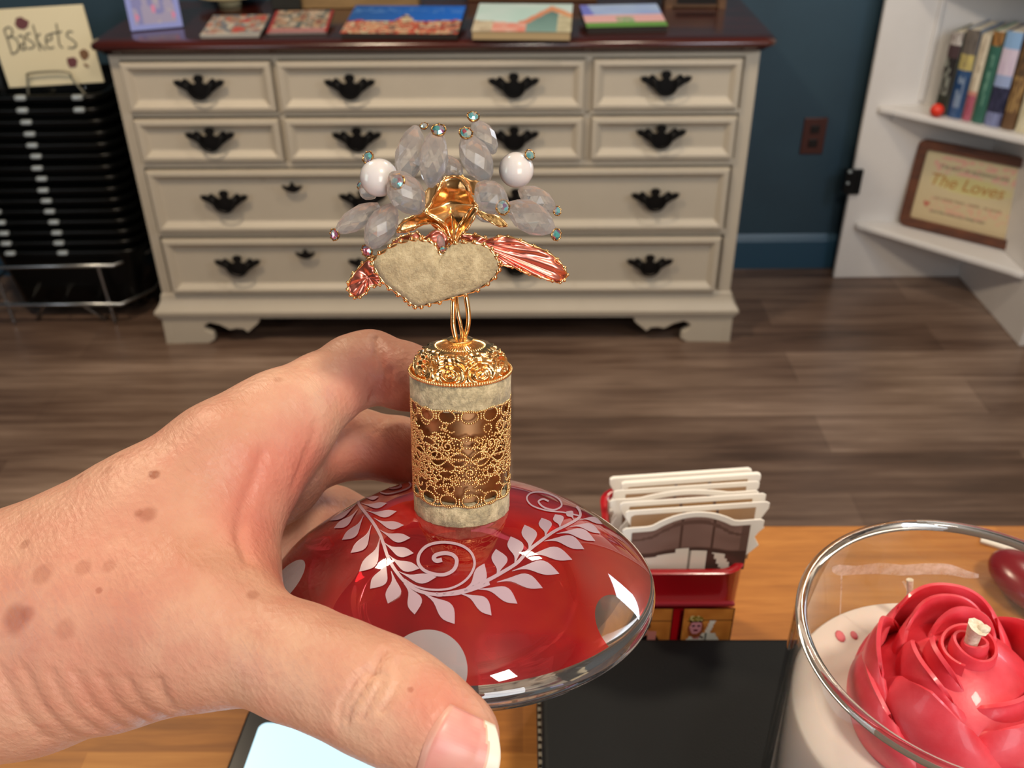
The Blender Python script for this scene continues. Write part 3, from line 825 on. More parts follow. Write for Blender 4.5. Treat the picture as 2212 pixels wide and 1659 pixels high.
# ------------------------------------------------------------------ counter
CZ = 1.05
def butcher():
    t = NT('butcher_block').set(rough=0.5, spec=0.25)
    br = t.node('ShaderNodeTexBrick'); br.offset = 0.42
    for k, v in (('Scale', 1.0), ('Brick Width', 0.5), ('Row Height', 0.042), ('Mortar Size', 0.0004)): br.inputs[k].default_value = v
    br.inputs['Color1'].default_value = (0, 0, 0, 1); br.inputs['Color2'].default_value = (1, 1, 1, 1); br.inputs['Mortar'].default_value = (0.4, 0.4, 0.4, 1)
    t.l.new(t.coord(), br.inputs['Vector'])
    st = t.noise(t.coord(scale=(4, 40, 4)), 3.0, 6, 0.6, 0.5)
    fine = t.noise(t.coord(scale=(12, 300, 12)), 3.0, 3, 0.6)
    s = t.mix(0.35, st, br.outputs[0]); s = t.mix(0.15, s, fine)
    t.col(t.ramp(s, [(0.25, C('#7c4a1c')), (0.5, C('#aa6e30')), (0.75, C('#cb8f48'))]))
    return t.m
CM = Matrix.Translation((0, 0, 0)) @ Matrix.Rotation(DYAW, 4, 'Z')
ct = empty('shop_counter', (0, 0, 0), DYAW, 'warm butcher block shop counter in the foreground', 'counter')
MB().box(-1.3, 1.4, -0.35, 0.4585, CZ-0.04, CZ).obj('worktop', butcher(), ct, bevel=0.003)
MB().box(-1.25, 1.35, -0.10, 0.36, 0.0, CZ-0.04).obj('cabinet_base', simple('counter_base_paint', C('#3c4a54'), 0.6), ct)

# ------------------------------------------------------------------ black case
M_LEATH = NT('black_pebbled_vinyl').set(color=C('#070a0d'), rough=0.55, spec=0.22)
v = M_LEATH.node('ShaderNodeTexVoronoi'); v.inputs['Scale'].default_value = 1600; M_LEATH.l.new(M_LEATH.coord(), v.inputs['Vector'])
M_LEATH.bump(v.outputs['Distance'], 0.35, 0.00025); M_LEATH = M_LEATH.m
x0 = 0.0075; KZ = 1.095
t = empty('black_case', (0, 0, CZ+0.0005), DYAW, 'black pebbled vinyl zip case lying on the counter under the candle', 'case')
MB().box(x0, 0.235, 0.03, 0.3255, 0, KZ-CZ-0.0005).obj('case_body', M_LEATH, t, bevel=0.003)
m = MB()
for k in range(74):
    y = 0.036+k*0.0039
    m.box(x0-0.0012, x0+0.0002, y, y+0.0022, 0.036, 0.0405)
m.obj('zip_teeth', simple('zip_metal', C('#b9b4a6'), 0.3, metal=1.0), t)
MB().box(x0-0.0016, x0, 0.034, 0.325, 0.028, 0.036).obj('zip_tape', simple('zip_tape_cloth', C('#0d0d0e'), 0.8), t)

# ------------------------------------------------------------------ tablet
M_TABB = simple('tablet_black', C('#0c1118'), 0.18)
A = onz(541, 1522, 1.059); B = onz(490, 1659, 1.059)
ey = (A-B); ey[2] = 0; ey /= np.linalg.norm(ey); exx = V3([ey[1], -ey[0], 0])
tw, tl = 0.112, 0.19
o0 = A-ey*tl
M4 = Matrix(((exx[0], ey[0], 0, o0[0]), (exx[1], ey[1], 0, o0[1]), (0, 0, 1, CZ+0.0005), (0, 0, 0, 1)))
t = empty('tablet', mat4=M4, label='black edged tablet with a glowing pale blue screen lying on the counter', cat='tablet')
def slab(mb, w, l, r, z0, z1, ox=0, oy=0):
    P = [(x+w/2+ox, y+l/2+oy) for x, y in rrect(w, l, r)]
    n = len(P); vs = [(x, y, z0) for x, y in P]+[(x, y, z1) for x, y in P]
    return mb.add(vs, [tuple(range(n))[::-1], tuple(range(n, 2*n))]+[(i, (i+1) % n, (i+1) % n+n, i+n) for i in range(n)])
slab(MB(), tw, tl, 0.006, 0, 0.009).obj('body', M_TABB, t, bevel=0.0012)
scr = NT('lit_screen').set(color=(0.02, 0.02, 0.02), rough=0.2, emis=C('#bfe6f4'), emis_s=1.3).m
slab(MB(), tw-0.0165, tl-0.02, 0.004, 0.0091, 0.0094, 0.0083, 0.0095).obj('screen', scr, t)

# ------------------------------------------------------------------ red tin with cards
M_TIN = simple('red_enamel_tin', C('#b0101c'), 0.25, coat=0.5)
M_TINI = simple('dark_tin_inside', C('#2a2410'), 0.6)
fx0, fx1, fy0 = 0.0455, 0.1105, 0.335
zr = 1.1273; dp = 0.064; h = zr-CZ-0.0005
t = empty('bus_tin', ((fx0+fx1)/2, fy0+dp/2, CZ+0.0005), DYAW, 'red bus shaped tin holding white edged cards behind the black case', 'tin')
W_ = fx1-fx0
def ring(w, d, r, z): return [(x, y, z) for x, y in rrect(w, d, r)]
prof = [(-0.004, 0.0), (-0.002, 0.001), (-0.001, h*0.5), (0, h-0.002), (0.0008, h-0.0008), (0.0, h), (-0.0022, h), (-0.0030, h-0.001), (-0.0030, h-0.003)]
vs = []; st = []
for e, z in prof: st.append(len(vs)); vs += ring(W_+2*e, dp+2*e, 0.012+e*0.5, z)
n = len(vs)//len(prof); fs = []
for a, b in zip(st, st[1:]): fs += [(a+i, a+(i+1) % n, b+(i+1) % n, b+i) for i in range(n)]
fs.append(tuple(st[0]+i for i in range(n))[::-1])
o = mesh('tin_wall', vs, fs, M_TIN, t); shade_auto(o, 50)
vs = ring(W_-0.006, dp-0.006, 0.010, h-0.003)+ring(W_-0.008, dp-0.008, 0.010, 0.004)
fs = [(i, (i+1) % n, n+(i+1) % n, n+i) for i in range(n)]+[tuple(range(n, 2*n))]
o = mesh('tin_lining', vs, fs, M_TINI, t); shade_auto(o, 50)
def lady(u, v):
    # woman in a gold hat waving from an orange lit window; u,v in the pane
    if u < 0.03 or u > 0.97 or v > 0.97: return C('#2c0a0c')
    if abs(v-(0.72-0.0*u)) < 0.012 and u > 0.42: return C('#3a1c10')
    fu, fv = (u-0.29)/0.115, (v-0.55)/0.16
    if (u-0.27)**2/0.02+(v-0.755)**2/0.004 < 1: return C('#7d6a28') if n2(u, v, 40) > 0.3 else C('#d8c890')
    if (u-0.27)**2/0.026+(v-0.70)**2/0.0011 < 1: return C('#2a1a14')
    if fu*fu+fv*fv < 1:
        if abs(fv-0.25) < 0.12 and 0.25 < abs(fu) < 0.65: return C('#3a2030')
        if (fu/0.35)**2+((fv+0.45)/0.14)**2 < 1: return C('#5c1428')
        return C('#c88a98')
    if ((u-0.29)/0.16)**2+((v-0.52)/0.22)**2 < 1 : return C('#8a4a28')
    if abs(u-0.31) < 0.07 and 0.28 < v < 0.45: return C('#b87880')
    # raised gloved arm
    if abs((u-0.56)-(v-0.55)*0.28) < 0.055 and 0.42 < v < 0.72: return C('#d8d4cc')
    if v < 0.42-0.0*u and abs(u-0.45) < 0.22+(0.42-v)*0.6:
        if abs(v-(0.30-(0.45-u)*-0.5)) < 0.03 and u < 0.45: return C('#584c4a')
        if abs(u-0.50) < 0.018: return C('#6c706c')
        return C('#cfcfc8')
    return mixc(C('#cf8a40'), C('#b06a2c'), n2(u, v, 7, 3))
def man(u, v):
    if u < 0.03 or u > 0.97 or v > 0.97: return C('#2c0a0c')
    if abs(v-0.70) < 0.012 and u > 0.5: return C('#3a1c10')
    fu, fv = (u-0.42)/0.13, (v-0.50)/0.17
    if fu*fu+fv*fv < 1 and fv < 0.6: return C('#b87c7c') if abs(fv-0.1) > 0.12 else C('#40242a')
    if ((u-0.42)/0.16)**2+((v-0.58)/0.16)**2 < 1: return C('#3a1c1c')
    if abs(u-0.62) < 0.08 and 0.22 < v < 0.45: return C('#c47e78')
    if v < 0.36 and abs(u-0.5) < 0.4-0.5*v: return C('#100c0e') if not (abs(u-0.35) < 0.05 and v < 0.2) else C('#c8c4bc')
    return mixc(C('#c4813c'), C('#a8642a'), n2(u, v, 7, 3))
yf_ = -dp/2-0.0005
def win(xa, xb, zt, zb, f):
    def pos(u, v):
        z = zb+(zt-zb)*v; ins = 0.001+0.003*(1-z/h)
        return (xa+(xb-xa)*u, -dp/2+0.0006-0.0014*(z/h)+0.0006-0.0012, z)
    o = printed('window_print', pos, f, 48, 48, t)
    return o
# px -> tin local
def tl_(px, py):
    P = onpl(px, py, (0, fy0, 0), (0, 1, 0)); return P[0]-(fx0+fx1)/2, P[2]-CZ-0.0005
a = tl_(1478, 1310); b = tl_(1590, 1306); 
win(a[0], b[0], a[1], a[1]-0.030, lady)
c = tl_(1457, 1312); win(c[0]-(b[0]-a[0]), c[0], a[1], a[1]-0.030, man)
m = MB(); m.box(-W_/2+0.004, W_/2-0.004, -dp/2-0.0012, -dp/2+0.001, a[1]+0.0015, a[1]+0.0028)
m.obj('roof_band', simple('scuffed_red_band', C('#8c2430'), 0.5), t)
M_CARD = simple('white_card_edge', C('#f8f5ee'), 0.55)
def cardprint(kind):
    base = [C('#8c7068'), C('#a0846c'), C('#9a7c5c'), C('#84685e')][kind % 4]
    def f(u, v):
        if kind == 0:
            bw = [0.0, 0.10, 0.22, 0.38, 0.50, 0.66]
            bh = [0.30, 0.33, 0.38, 0.46, 0.40]
            for i in range(5):
                if bw[i] < u < bw[i+1] and v < bh[i]*0.95:
                    if abs(u-bw[i]) < 0.012: return C('#8c8880')
                    return C('#e6e2d8')
            if 0.70+0.25*(0.38-v) < u < 0.80+0.25*(0.38-v) and v < 0.36: return C('#e0dcd2')
            if v < 0.42: return C('#4e3a34')
            arch = 0.80+0.12*(1-((u-0.5)/0.42)**2)*(abs(u-0.5) < 0.42)
            if abs(v-arch+0.0) < 0.035: return C('#6a5048')
            if abs((u*3.6) % 1-0.5) < 0.02: return C('#5c443c')
            if u > 0.93 or v < 0.46: return C('#6c544c')
            return mixc(base, C('#7c6058'), n2(u, v, 6))
        if abs((u*3.6) % 1-0.5) < 0.02: return C('#5c443c')
        return mixc(base, C('#b48c5c'), 0.5*n2(u, v, 4, kind))
    return f
clabs = ['white edged bookshelf card, frontmost in the red tin', 'card with a square plank top, just behind the frontmost card in tin', 'card with scrolled white edge, third from the front in tin',
         'card with low arched top, fourth from front in the tin', 'card with scrolled top corner, fifth from front in tin', 'plain thick white card, second from the back of the tin', 'plain white card at the very back of the tin']
# (y offset in tin, px left, px right, py top at centre, arch rise, kind, x-range)
cards = [(0.006, 1345, 1652, 1128, 0.007, 0), (0.013, 1352, 1664, 1090, 0.0, 1), (0.020, 1340, 1656, 1072, 0.0, 2), (0.028, 1318, 1640, 1066, 0.003, 3), (0.036, 1325, 1642, 1046, 0.0, 1), (0.043, 1343, 1645, 1030, 0.0, 2), (0.052, 1318, 1625, 1020, 0.0, 3)]
for i, (dy, xl, xr, yt, arch, kd) in enumerate(cards):
    Y = fy0+dy
    PL = onpl(xl, yt+14, (0, Y, 0), (0, 1, 0)); PR = onpl(xr, yt-6, (0, Y, 0), (0, 1, 0))
    zb = CZ+0.012; hL = PL[2]-zb; hR = PR[2]-zb; wc = PR[0]-PL[0]
    xc = (PL[0]+PR[0])/2
    o = empty('diecut_card', (xc, Y, zb), 0, clabs[i], 'card', 'cards in the red tin')
    th = math.atan2(hR-hL, wc)
    def prof_(ins):
        wv = wc/2-ins; hm = (hL+hR)/2-ins; sl = (hR-hL)/wc
        hb = 0.029-ins; xo = (fx0+fx1)/2-xc
        P = [(xo-hb, ins), (xo-hb, zr-zb+0.001)]
        def tz(x): return hm+sl*x
        P.append((-wv*0.98, tz(-wv)-0.016)); P.append((-wv*0.90, tz(-wv)-0.011)); P.append((-wv, tz(-wv)-0.004)); P.append((-wv, tz(-wv)-0.001)); P.append((-wv+0.0016, tz(-wv)))
        if arch:
            P.append((-wv*0.66, tz(-wv*0.66)))
            for k in range(13):
                x = -wv*0.58+wv*1.16*k/12; P.append((x, tz(x)+arch*(1-(x/(wv*0.6))**2)))
            P.append((wv*0.66, tz(wv*0.66)))
        P += [(wv-0.0016, tz(wv)), (wv, tz(wv)-0.001), (wv, tz(wv)-0.004), (wv*0.90, tz(wv)-0.011), (wv*0.98, tz(wv)-0.016), (xo+hb, zr-zb+0.001), (xo+hb, ins)]
        return P
    thick = 0.0008 if i < 5 else 0.0022
    m = MB(); m.prism(prof_(0), 0, thick); m.obj('card_stock', M_CARD, o, bevel=0.0003)
    P = prof_(0.0026)
    xs = [p[0] for p in P]; x0_, x1_ = min(xs)+0.0005, max(xs)-0.0005
    def topat(x, P=P):
        q = sorted([p for p in P[5:-5]], key=lambda p: p[0])
        for (xa, za), (xb, zb2) in zip(q, q[1:]):
            if xa <= x <= xb: return za+(zb2-za)*((x-xa)/(xb-xa+1e-9))
        return q[0][1] if x < q[0][0] else q[-1][1]
    ww = x1_-x0_
    # picture covers the part standing above the tin, mapped from its lower edge up
    zl = zr-zb-0.004
    printed('print', lambda u, v: (x0_+ww*(0.05+0.9*u), -0.0003, zl+(topat(x0_+ww*(0.05+0.9*u))-zl)*v), cardprint(kd if i else 0), 44, 40, o)

# ------------------------------------------------------------------ red glass trinket with bead and tag, right of the candle
P = onz(2215, 1262, CZ+0.012)
t = empty('red_trinket', (P[0]+0.004, P[1], CZ+0.0005), 0.4, 'dark red rounded trinket with a clear bead, behind the candle at right', 'trinket')
m = MB(); m.sphere((0, 0, 0.012), 0.018, 24, 14, (1.0, 1.5, 0.62)); m.obj('red_body', simple('dark_red_enamel', C('#7c1c24'), 0.25), t, smooth=80)
m = MB(); m.sphere((-0.0, -0.036, 0.007), 0.007, 14, 8); m.obj('clear_bead', simple('clear_bead_glass', (0.95, 0.97, 1), 0.03, trans=0.9, ior=1.5), t, smooth=30)
P = onz(2200, 1196, CZ)
t = MB().box(-0.03, 0.05, -0.006, 0.006, 0, 0.0015).obj('white_tag', simple('white_tag_paper', C('#e9e4d8'), 0.6))
t.location = (P[0]+0.01, P[1], CZ+0.0005); t.rotation_euler = (0, 0, -0.5)
tag(t, 'white paper tag on the counter beyond the dark red trinket', 'tag')

# ------------------------------------------------------------------ rose candle
QX, QY, QZ = 0.1443, 0.21, KZ+0.0005
RO, HH = 0.055, 1.22-QZ
cd = empty('rose_candle', (QX, QY, QZ), 0, 'clear glass jar candle with cream wax and a red wax rose', 'candle')
def thin_glass(name):
    t = NT(name); t.n.remove(t.b)
    lw = t.node('ShaderNodeLayerWeight'); lw.inputs['Blend'].default_value = 0.30; lw2 = t.node('ShaderNodeLayerWeight'); lw2.inputs['Blend'].default_value = 0.5
    tr = t.node('ShaderNodeBsdfTransparent'); gl = t.node('ShaderNodeBsdfGlossy'); gl.inputs['Roughness'].default_value = 0.03
    t.l.new(t.ramp(lw.outputs['Facing'], [(0.0, (0.96, 0.97, 0.97)), (0.75, (0.90, 0.92, 0.93)), (0.95, (0.55, 0.58, 0.60))]), tr.inputs[0])
    fr = t.math('ADD', t.math('MULTIPLY', t.math('POWER', lw2.outputs['Facing'], 5.0), 0.9), 0.04)
    mx = t.node('ShaderNodeMixShader'); t.l.new(fr, mx.inputs[0]); t.l.new(tr.outputs[0], mx.inputs[1]); t.l.new(gl.outputs[0], mx.inputs[2])
    t.l.new(mx.outputs[0], t.out.inputs['Surface']); return t.m
M_GLASS = thin_glass('clear_jar_glass')
M_GLASSR = NT('clear_rim_glass').set(color=(0.97, 0.98, 0.98), rough=0.0, trans=1.0, ior=1.46).m
MB().lathe([(0.0, 0.0), (RO-0.004, 0.0), (RO-0.001, 0.0015), (RO, 0.005), (RO, HH-0.0030), (RO-0.0033, HH-0.0030), (RO-0.0033, 0.010), (RO-0.006, 0.0065), (0, 0.006)], 96).obj('glass_jar', M_GLASS, cd, smooth=50)
MB().lathe([(RO-0.0033, HH-0.0029), (RO, HH-0.0029), (RO+0.0002, HH-0.0014), (RO-0.0004, HH-0.0004), (RO-0.0016, HH), (RO-0.0029, HH-0.0004), (RO-0.0035, HH-0.0014), (RO-0.0033, HH-0.0029)], 96).obj('glass_rim', M_GLASSR, cd, smooth=60)
WL = 1.182-QZ
M_WAX = NT('cream_wax').set(color=C('#f2e0d6'), rough=0.45, sss=0.4, ssss=0.006, sssr=(1, 0.6, 0.4)).m
MB().lathe([(0, 0.0068), (RO-0.0062, 0.0068), (RO-0.0035, 0.012), (RO-0.0035, WL-0.001), (RO-0.0045, WL), (0, WL+0.0003)], 96).obj('wax', M_WAX, cd, smooth=50)
M_ROSE = NT('red_wax')
M_ROSE.set(rough=0.42, sss=0.25, ssss=0.004, sssr=(1, 0.25, 0.2), coat=0.15)
nz = M_ROSE.noise(M_ROSE.coord(), 60, 5, 0.6); n3 = M_ROSE.noise(M_ROSE.coord(), 700, 3, 0.6)
M_ROSE.col(M_ROSE.ramp(nz, [(0.35, C('#d83444')), (0.65, C('#ea5664'))])); M_ROSE.bump(n3, 0.12, 0.0004); M_ROSE = M_ROSE.m
Rw = onz(2100, 1392, 1.182+0.036)      # rose axis under the main wick
rx, ry = Rw[0]-QX, Rw[1]-QY
k = math.hypot(rx, ry); lim = RO-0.0036-0.0355
if k > lim: rx, ry = rx*lim/k, ry*lim/k
ROSE_INFO = (rx, ry, k)
def petal(phi0, half, R0, h0, h1, flare, bulge, tilt, thick=0.0022, roll=0.003, point=0.0, nu=22, nv=16):
    """petal wrapped round the rose axis: R0 radius at base, flare radius change at the top"""
    def surf(u, v):
        a = phi0+half*u*(0.72+0.28*math.sin(math.pi*min(1, v*0.9+0.1)))
        edge = (1-abs(u)**2.6)
        H = h0+(h1-h0)*(0.60+0.40*edge)+point*max(0, 1-abs(u)*2.2)**1.0
        z = h0+(H-h0)*v
        r = R0+bulge*math.sin(math.pi*v*0.9)+flare*v**2.2+tilt*u
        if v > 0.86:
            q = (v-0.86)/0.14; r += roll*q*q; z -= roll*0.7*q*q
        r += -0.004*abs(u)**3*(1-v*0.4)
        return V3([r*math.cos(a), r*math.sin(a), z])
    vs = []; n1 = nu+1
    G = [[surf(-1+2*i/nu, j/nv) for i in range(nu+1)] for j in range(nv+1)]
    G = np.array(G)
    du = np.gradient(G, axis=1); dv = np.gradient(G, axis=0)
    N = np.cross(du, dv); N /= np.linalg.norm(N, axis=2, keepdims=True)+1e-12
    vv = np.linspace(0, 1, nv+1)[:, None, None]; uu = np.linspace(-1, 1, nu+1)[None, :, None]
    T = thick*(1-0.55*vv**3)*(1-0.4*np.abs(uu)**4)
    A = G+N*T*0.5; B = G-N*T*0.5
    vs = list(A.reshape(-1, 3))+list(B.reshape(-1, 3)); o = (nu+1)*(nv+1)
    fs = []
    for j in range(nv):
        for i in range(nu):
            a = j*n1+i; fs.append((a, a+1, a+1+n1, a+n1)); fs.append((a+o, a+n1+o, a+1+n1+o, a+1+o))
    for i in range(nu):
        a = nv*n1+i; fs.append((a, a+1, a+1+o, a+o))
        a = i; fs.append((a, a+o, a+1+o, a+1))
    for j in range(nv):
        a = j*n1; fs.append((a, a+n1, a+n1+o, a+o)); a = j*n1+nu; fs.append((a, a+o, a+n1+o, a+n1))
    return vs, fs
rose = empty('rose_ornament', (QX+rx, QY+ry, QZ+WL-0.004)) if False else None
def rose_build():
    base = Matrix.Translation((rx, ry, WL-0.001)) @ Matrix.Diagonal((1, 1, 1.13, 1))
    D = math.radians
    m = MB(); m.lathe([(0, 0.0), (0.026, 0.0), (0.029, 0.008), (0.0265, 0.017), (0.0190, 0.0240), (0.0100, 0.0285), (0.0045, 0.0300), (0, 0.0300)], 48)
    vs = []; NN = 110
    for i in range(NN+1):
        a = i/NN*5.0*math.pi+1.0; r = 0.0016+0.0075*i/NN
        zt = 0.0350-0.0028*i/NN
        for j, (rr, z) in enumerate(((0.0016, 0.018), (0.0008, zt-0.0012), (0.0004, zt), (-0.0004, zt), (-0.0007, zt-0.0012), (-0.0010, 0.018))):
            vs.append(((r+rr)*math.cos(a), (r+rr)*math.sin(a), z+0.0008*math.sin(a*1.5)))
    fs = [(6*i+j, 6*i+j+1, 6*i+j+7, 6*i+j+6) for i in range(NN) for j in range(5)]
    m.add(vs, fs)
    r0 = MB(); r0.add(m.v, m.f, base)
    r0.obj('rose_heart', M_ROSE, cd, smooth=60)
    spec = [ # phi, half, R0, h0, h1, flare, bulge, tilt, point
        (D(70), D(92), 0.0118, 0.010, 0.0368, -0.0010, 0.0010, 0.0022, 0.0),
        (D(190), D(80), 0.0122, 0.010, 0.0350, -0.0006, 0.0010, 0.0022, 0.0),
        (D(95), D(85), 0.0172, 0.006, 0.0365, -0.0012, 0.0028, 0.0026, 0.0),
        (D(195), D(74), 0.0178, 0.006, 0.0335, -0.0012, 0.0030, 0.0026, 0.0),
        (D(300), D(86), 0.0176, 0.006, 0.0285, -0.0010, 0.0034, 0.0024, 0.0),
        (D(85), D(74), 0.0238, 0.001, 0.0345, -0.0012, 0.0040, 0.0022, 0.0),
        (D(160), D(50), 0.0246, 0.001, 0.0320, 0.0000, 0.0040, 0.0022, 0.0020),
        (D(222), D(58), 0.0236, 0.001, 0.0300, -0.0020, 0.0058, 0.0026, 0.0020),
        (D(300), D(66), 0.0240, 0.001, 0.0262, -0.0015, 0.0052, 0.0030, 0.0),
        (D(15), D(58), 0.0246, 0.001, 0.0300, 0.0004, 0.0042, 0.0022, 0.0),
        (D(182), D(52), 0.0285, -0.001, 0.0235, -0.0010, 0.0040, 0.0020, 0.0),
        (D(255), D(58), 0.0285, -0.001, 0.0150, 0.0004, 0.0034, 0.0020, 0.0),
        (D(330), D(56), 0.0285, -0.001, 0.0165, 0.0010, 0.0036, 0.0020, 0.0),
        (D(80), D(70), 0.0280, -0.001, 0.0200, 0.0, 0.0036, 0.0020, 0.0)]
    for s in spec:
        vs, fs = petal(s[0], s[1], s[2], s[3], s[4], s[5], s[6], s[7], point=s[8], thick=0.0028, roll=0.0012, nu=30, nv=20)
        m = MB(); m.add(vs, fs, base); m.obj('petal', M_ROSE, cd, smooth=50)
rose_build()
M_WICK = mottled('waxed_wick', C('#efe6d4'), C('#d6c6ac'), 900, 0.7, 0.4, 0.0004)
m = MB(); x, y, z = rx-0.0008, ry, WL+0.0325
m.tube([(x, y, z), (x+0.0002, y, z+0.006), (x, y, z+0.0095), (x+0.0006, y-0.0002, z+0.0115)], [0.0020, 0.0021, 0.0024, 0.0034], 9); m.sphere((x+0.002, y-0.001, z+0.0115), 0.0016, 8, 5, (1.3, 1, .8))
m.obj('wick', M_WICK, cd, smooth=70)
P = onz(1962, 1300, QZ+WL+0.01); x, y = P[0]-QX, P[1]-QY
m = MB(); m.tube([(x, y, WL), (x, y, WL+0.010), (x-0.0007, y, WL+0.016), (x-0.0012, y+0.001, WL+0.020)], [0.0009, 0.0010, 0.0011, 0.0013], 8); m.obj('wick', M_WICK, cd, smooth=70)
M_FLECK = simple('pink_wax_fleck', C('#e07078'), 0.5)
for px, py, s in ((1815, 1374, 0.0022), (1845, 1372, 0.0016)):
    P = onz(px, py, QZ+WL+0.0003); m = MB(); m.sphere((P[0]-QX, P[1]-QY, WL+0.0003), s, 10, 5, (0.8, 1.3, 0.2)); m.obj('wax_fleck', M_FLECK, cd, smooth=80)

# pale strip and streaks painting the highlight onto the jar's far inside wall
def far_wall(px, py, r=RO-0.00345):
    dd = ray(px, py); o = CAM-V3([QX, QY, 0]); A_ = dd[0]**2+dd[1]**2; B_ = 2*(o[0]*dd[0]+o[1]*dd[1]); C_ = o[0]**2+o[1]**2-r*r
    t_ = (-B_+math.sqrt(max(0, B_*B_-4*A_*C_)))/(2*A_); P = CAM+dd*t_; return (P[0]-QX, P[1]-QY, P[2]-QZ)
t = NT('highlight_film'); t.set(color=C('#f3e6dc'), rough=0.5)
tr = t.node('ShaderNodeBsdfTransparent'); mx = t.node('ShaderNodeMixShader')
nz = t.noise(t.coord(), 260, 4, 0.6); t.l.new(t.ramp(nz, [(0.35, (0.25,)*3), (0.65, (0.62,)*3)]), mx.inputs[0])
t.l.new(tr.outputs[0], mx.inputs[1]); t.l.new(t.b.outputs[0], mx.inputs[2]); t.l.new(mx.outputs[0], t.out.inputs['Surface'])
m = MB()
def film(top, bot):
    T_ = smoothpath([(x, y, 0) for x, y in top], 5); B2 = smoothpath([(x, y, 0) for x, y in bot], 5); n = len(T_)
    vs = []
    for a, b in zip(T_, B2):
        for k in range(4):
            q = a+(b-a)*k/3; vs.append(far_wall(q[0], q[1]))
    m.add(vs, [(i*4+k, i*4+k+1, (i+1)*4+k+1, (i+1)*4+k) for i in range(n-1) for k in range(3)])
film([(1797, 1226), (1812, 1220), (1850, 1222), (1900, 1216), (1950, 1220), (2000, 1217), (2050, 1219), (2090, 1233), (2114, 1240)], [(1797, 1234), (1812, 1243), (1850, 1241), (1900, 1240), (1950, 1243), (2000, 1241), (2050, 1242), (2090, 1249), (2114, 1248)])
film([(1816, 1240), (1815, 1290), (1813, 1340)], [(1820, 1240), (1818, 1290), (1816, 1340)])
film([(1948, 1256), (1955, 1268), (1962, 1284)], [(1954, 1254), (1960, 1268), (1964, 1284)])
m.obj('highlight_strip', t.m, cd)
# ------------------------------------------------------------------ perfume bottle
# bottle frame: axis leans so that the camera looks at its disc about 30 degrees from above
TA = math.radians(19.0)
AX = -DN*math.cos(TA) - FW*math.sin(TA) + RT*0.006
AX /= np.linalg.norm(AX)
BXv = RT - AX*(RT@AX); BXv /= np.linalg.norm(BXv)
BYv = np.cross(AX, BXv)
BO = pt(1000, 1259, 0.250)
BM = Matrix(((BXv[0], BYv[0], AX[0], BO[0]), (BXv[1], BYv[1], AX[1], BO[1]), (BXv[2], BYv[2], AX[2], BO[2]), (0, 0, 0, 1)))
pb = empty('perfume_bottle', mat4=BM, label='ruby red disc shaped perfume bottle with gold filigree neck and crystal flower, held in hand', cat='perfume bottle')
R = 0.0492
M_RUBY = NT('ruby_flashed_glass')
def ruby():
    t = M_RUBY
    t.set(rough=0.03, ior=1.5, coat=1.0, coatr=0.02)
    tc = t.node('ShaderNodeTexCoord'); sp = t.node('ShaderNodeSeparateXYZ'); t.l.new(tc.outputs['Object'], sp.inputs[0])
    X, Y, Z = sp.outputs
    mask = None; frost = None
    # polished clear windows cut through the red flashing, evenly round the shoulder
    for cc, rr in WINS:
        vd = t.node('ShaderNodeVectorMath'); vd.operation = 'DISTANCE'; t.l.new(tc.outputs['Object'], vd.inputs[0]); vd.inputs[1].default_value = cc
        m = t.math('LESS_THAN', vd.outputs['Value'], rr)
        mask = m if mask is None else t.math('MAXIMUM', mask, m)
        if cc in (WINS[1][0], WINS[2][0]): frost = m if frost is None else t.math('MAXIMUM', frost, m)
    r2 = t.math('ADD', t.math('MULTIPLY', X, X), t.math('MULTIPLY', Y, Y))
    rim = t.math('GREATER_THAN', r2, (R*0.972)**2)
    under = t.math('LESS_THAN', Z, -0.0012)
    clear = t.math('MAXIMUM', mask, t.math('MAXIMUM', rim, under))
    nz = t.noise(t.coord(scale=(1, 1, 1)), 38, 3, 0.5, 0.4)
    redc = t.ramp(nz, [(0.35, C('#8e0a14')), (0.55, C('#b3121a')), (0.75, C('#c4301c'))])
    clr = t.mix(0.0, (0.93, 0.90, 0.94), (1, 1, 1))
    t.col(t.mix(clear, redc, t.mix(frost, (0.95, 0.93, 0.95), (0.80, 0.72, 0.78))))
    tw = t.node('ShaderNodeMix'); tw.data_type = 'FLOAT'; t.l.new(clear, tw.inputs[0]); tw.inputs[2].default_value = 0.50; tw.inputs[3].default_value = 0.97
    tw2 = t.node('ShaderNodeMix'); tw2.data_type = 'FLOAT'; t.l.new(frost, tw2.inputs[0]); t.l.new(tw.outputs[0], tw2.inputs[2]); tw2.inputs[3].default_value = 0.62
    t.l.new(tw2.outputs[0], t.b.inputs['Transmission Weight'])
    return t.m
# window circles placed from their seen centres on the dome
prof_top = [(R, 0.0), (R-0.0003, 0.0018), (R-0.0014, 0.0036), (0.0452, 0.0062), (0.0405, 0.0100), (0.0350, 0.0138), (0.0290, 0.0172), (0.0230, 0.0196), (0.0170, 0.0212), (0.0125, 0.0220)]
prof_bot = [(R-0.0003, -0.0016), (R-0.0016, -0.0030), (0.0450, -0.0056), (0.0390, -0.0086), (0.0310, -0.0112), (0.0230, -0.0126), (0.0200, -0.0136), (0.0190, -0.0150), (0.0, -0.0150)]
pth = smoothpath([(a, b, 0) for a, b in prof_top], 4)
ptop = [(p[0], p[1]) for p in pth]
ptb = [(p[0], p[1]) for p in smoothpath([(R, 0, 0)]+[(a, b, 0) for a, b in prof_bot[:6]], 4)][1:]+prof_bot[6:]
outer = [(0.0, 0.0222)]+ptop[::-1]+ptb
outer = outer[::-1]
fm = MB().lathe(outer, 128)
tmp = bpy.data.meshes.new('t'); tmp.from_pydata(fm.v, [], fm.f); tmp.update()
wv = [BM @ Vector(v) for v in fm.v]
FB = BVHTree.FromPolygons(wv, fm.f)
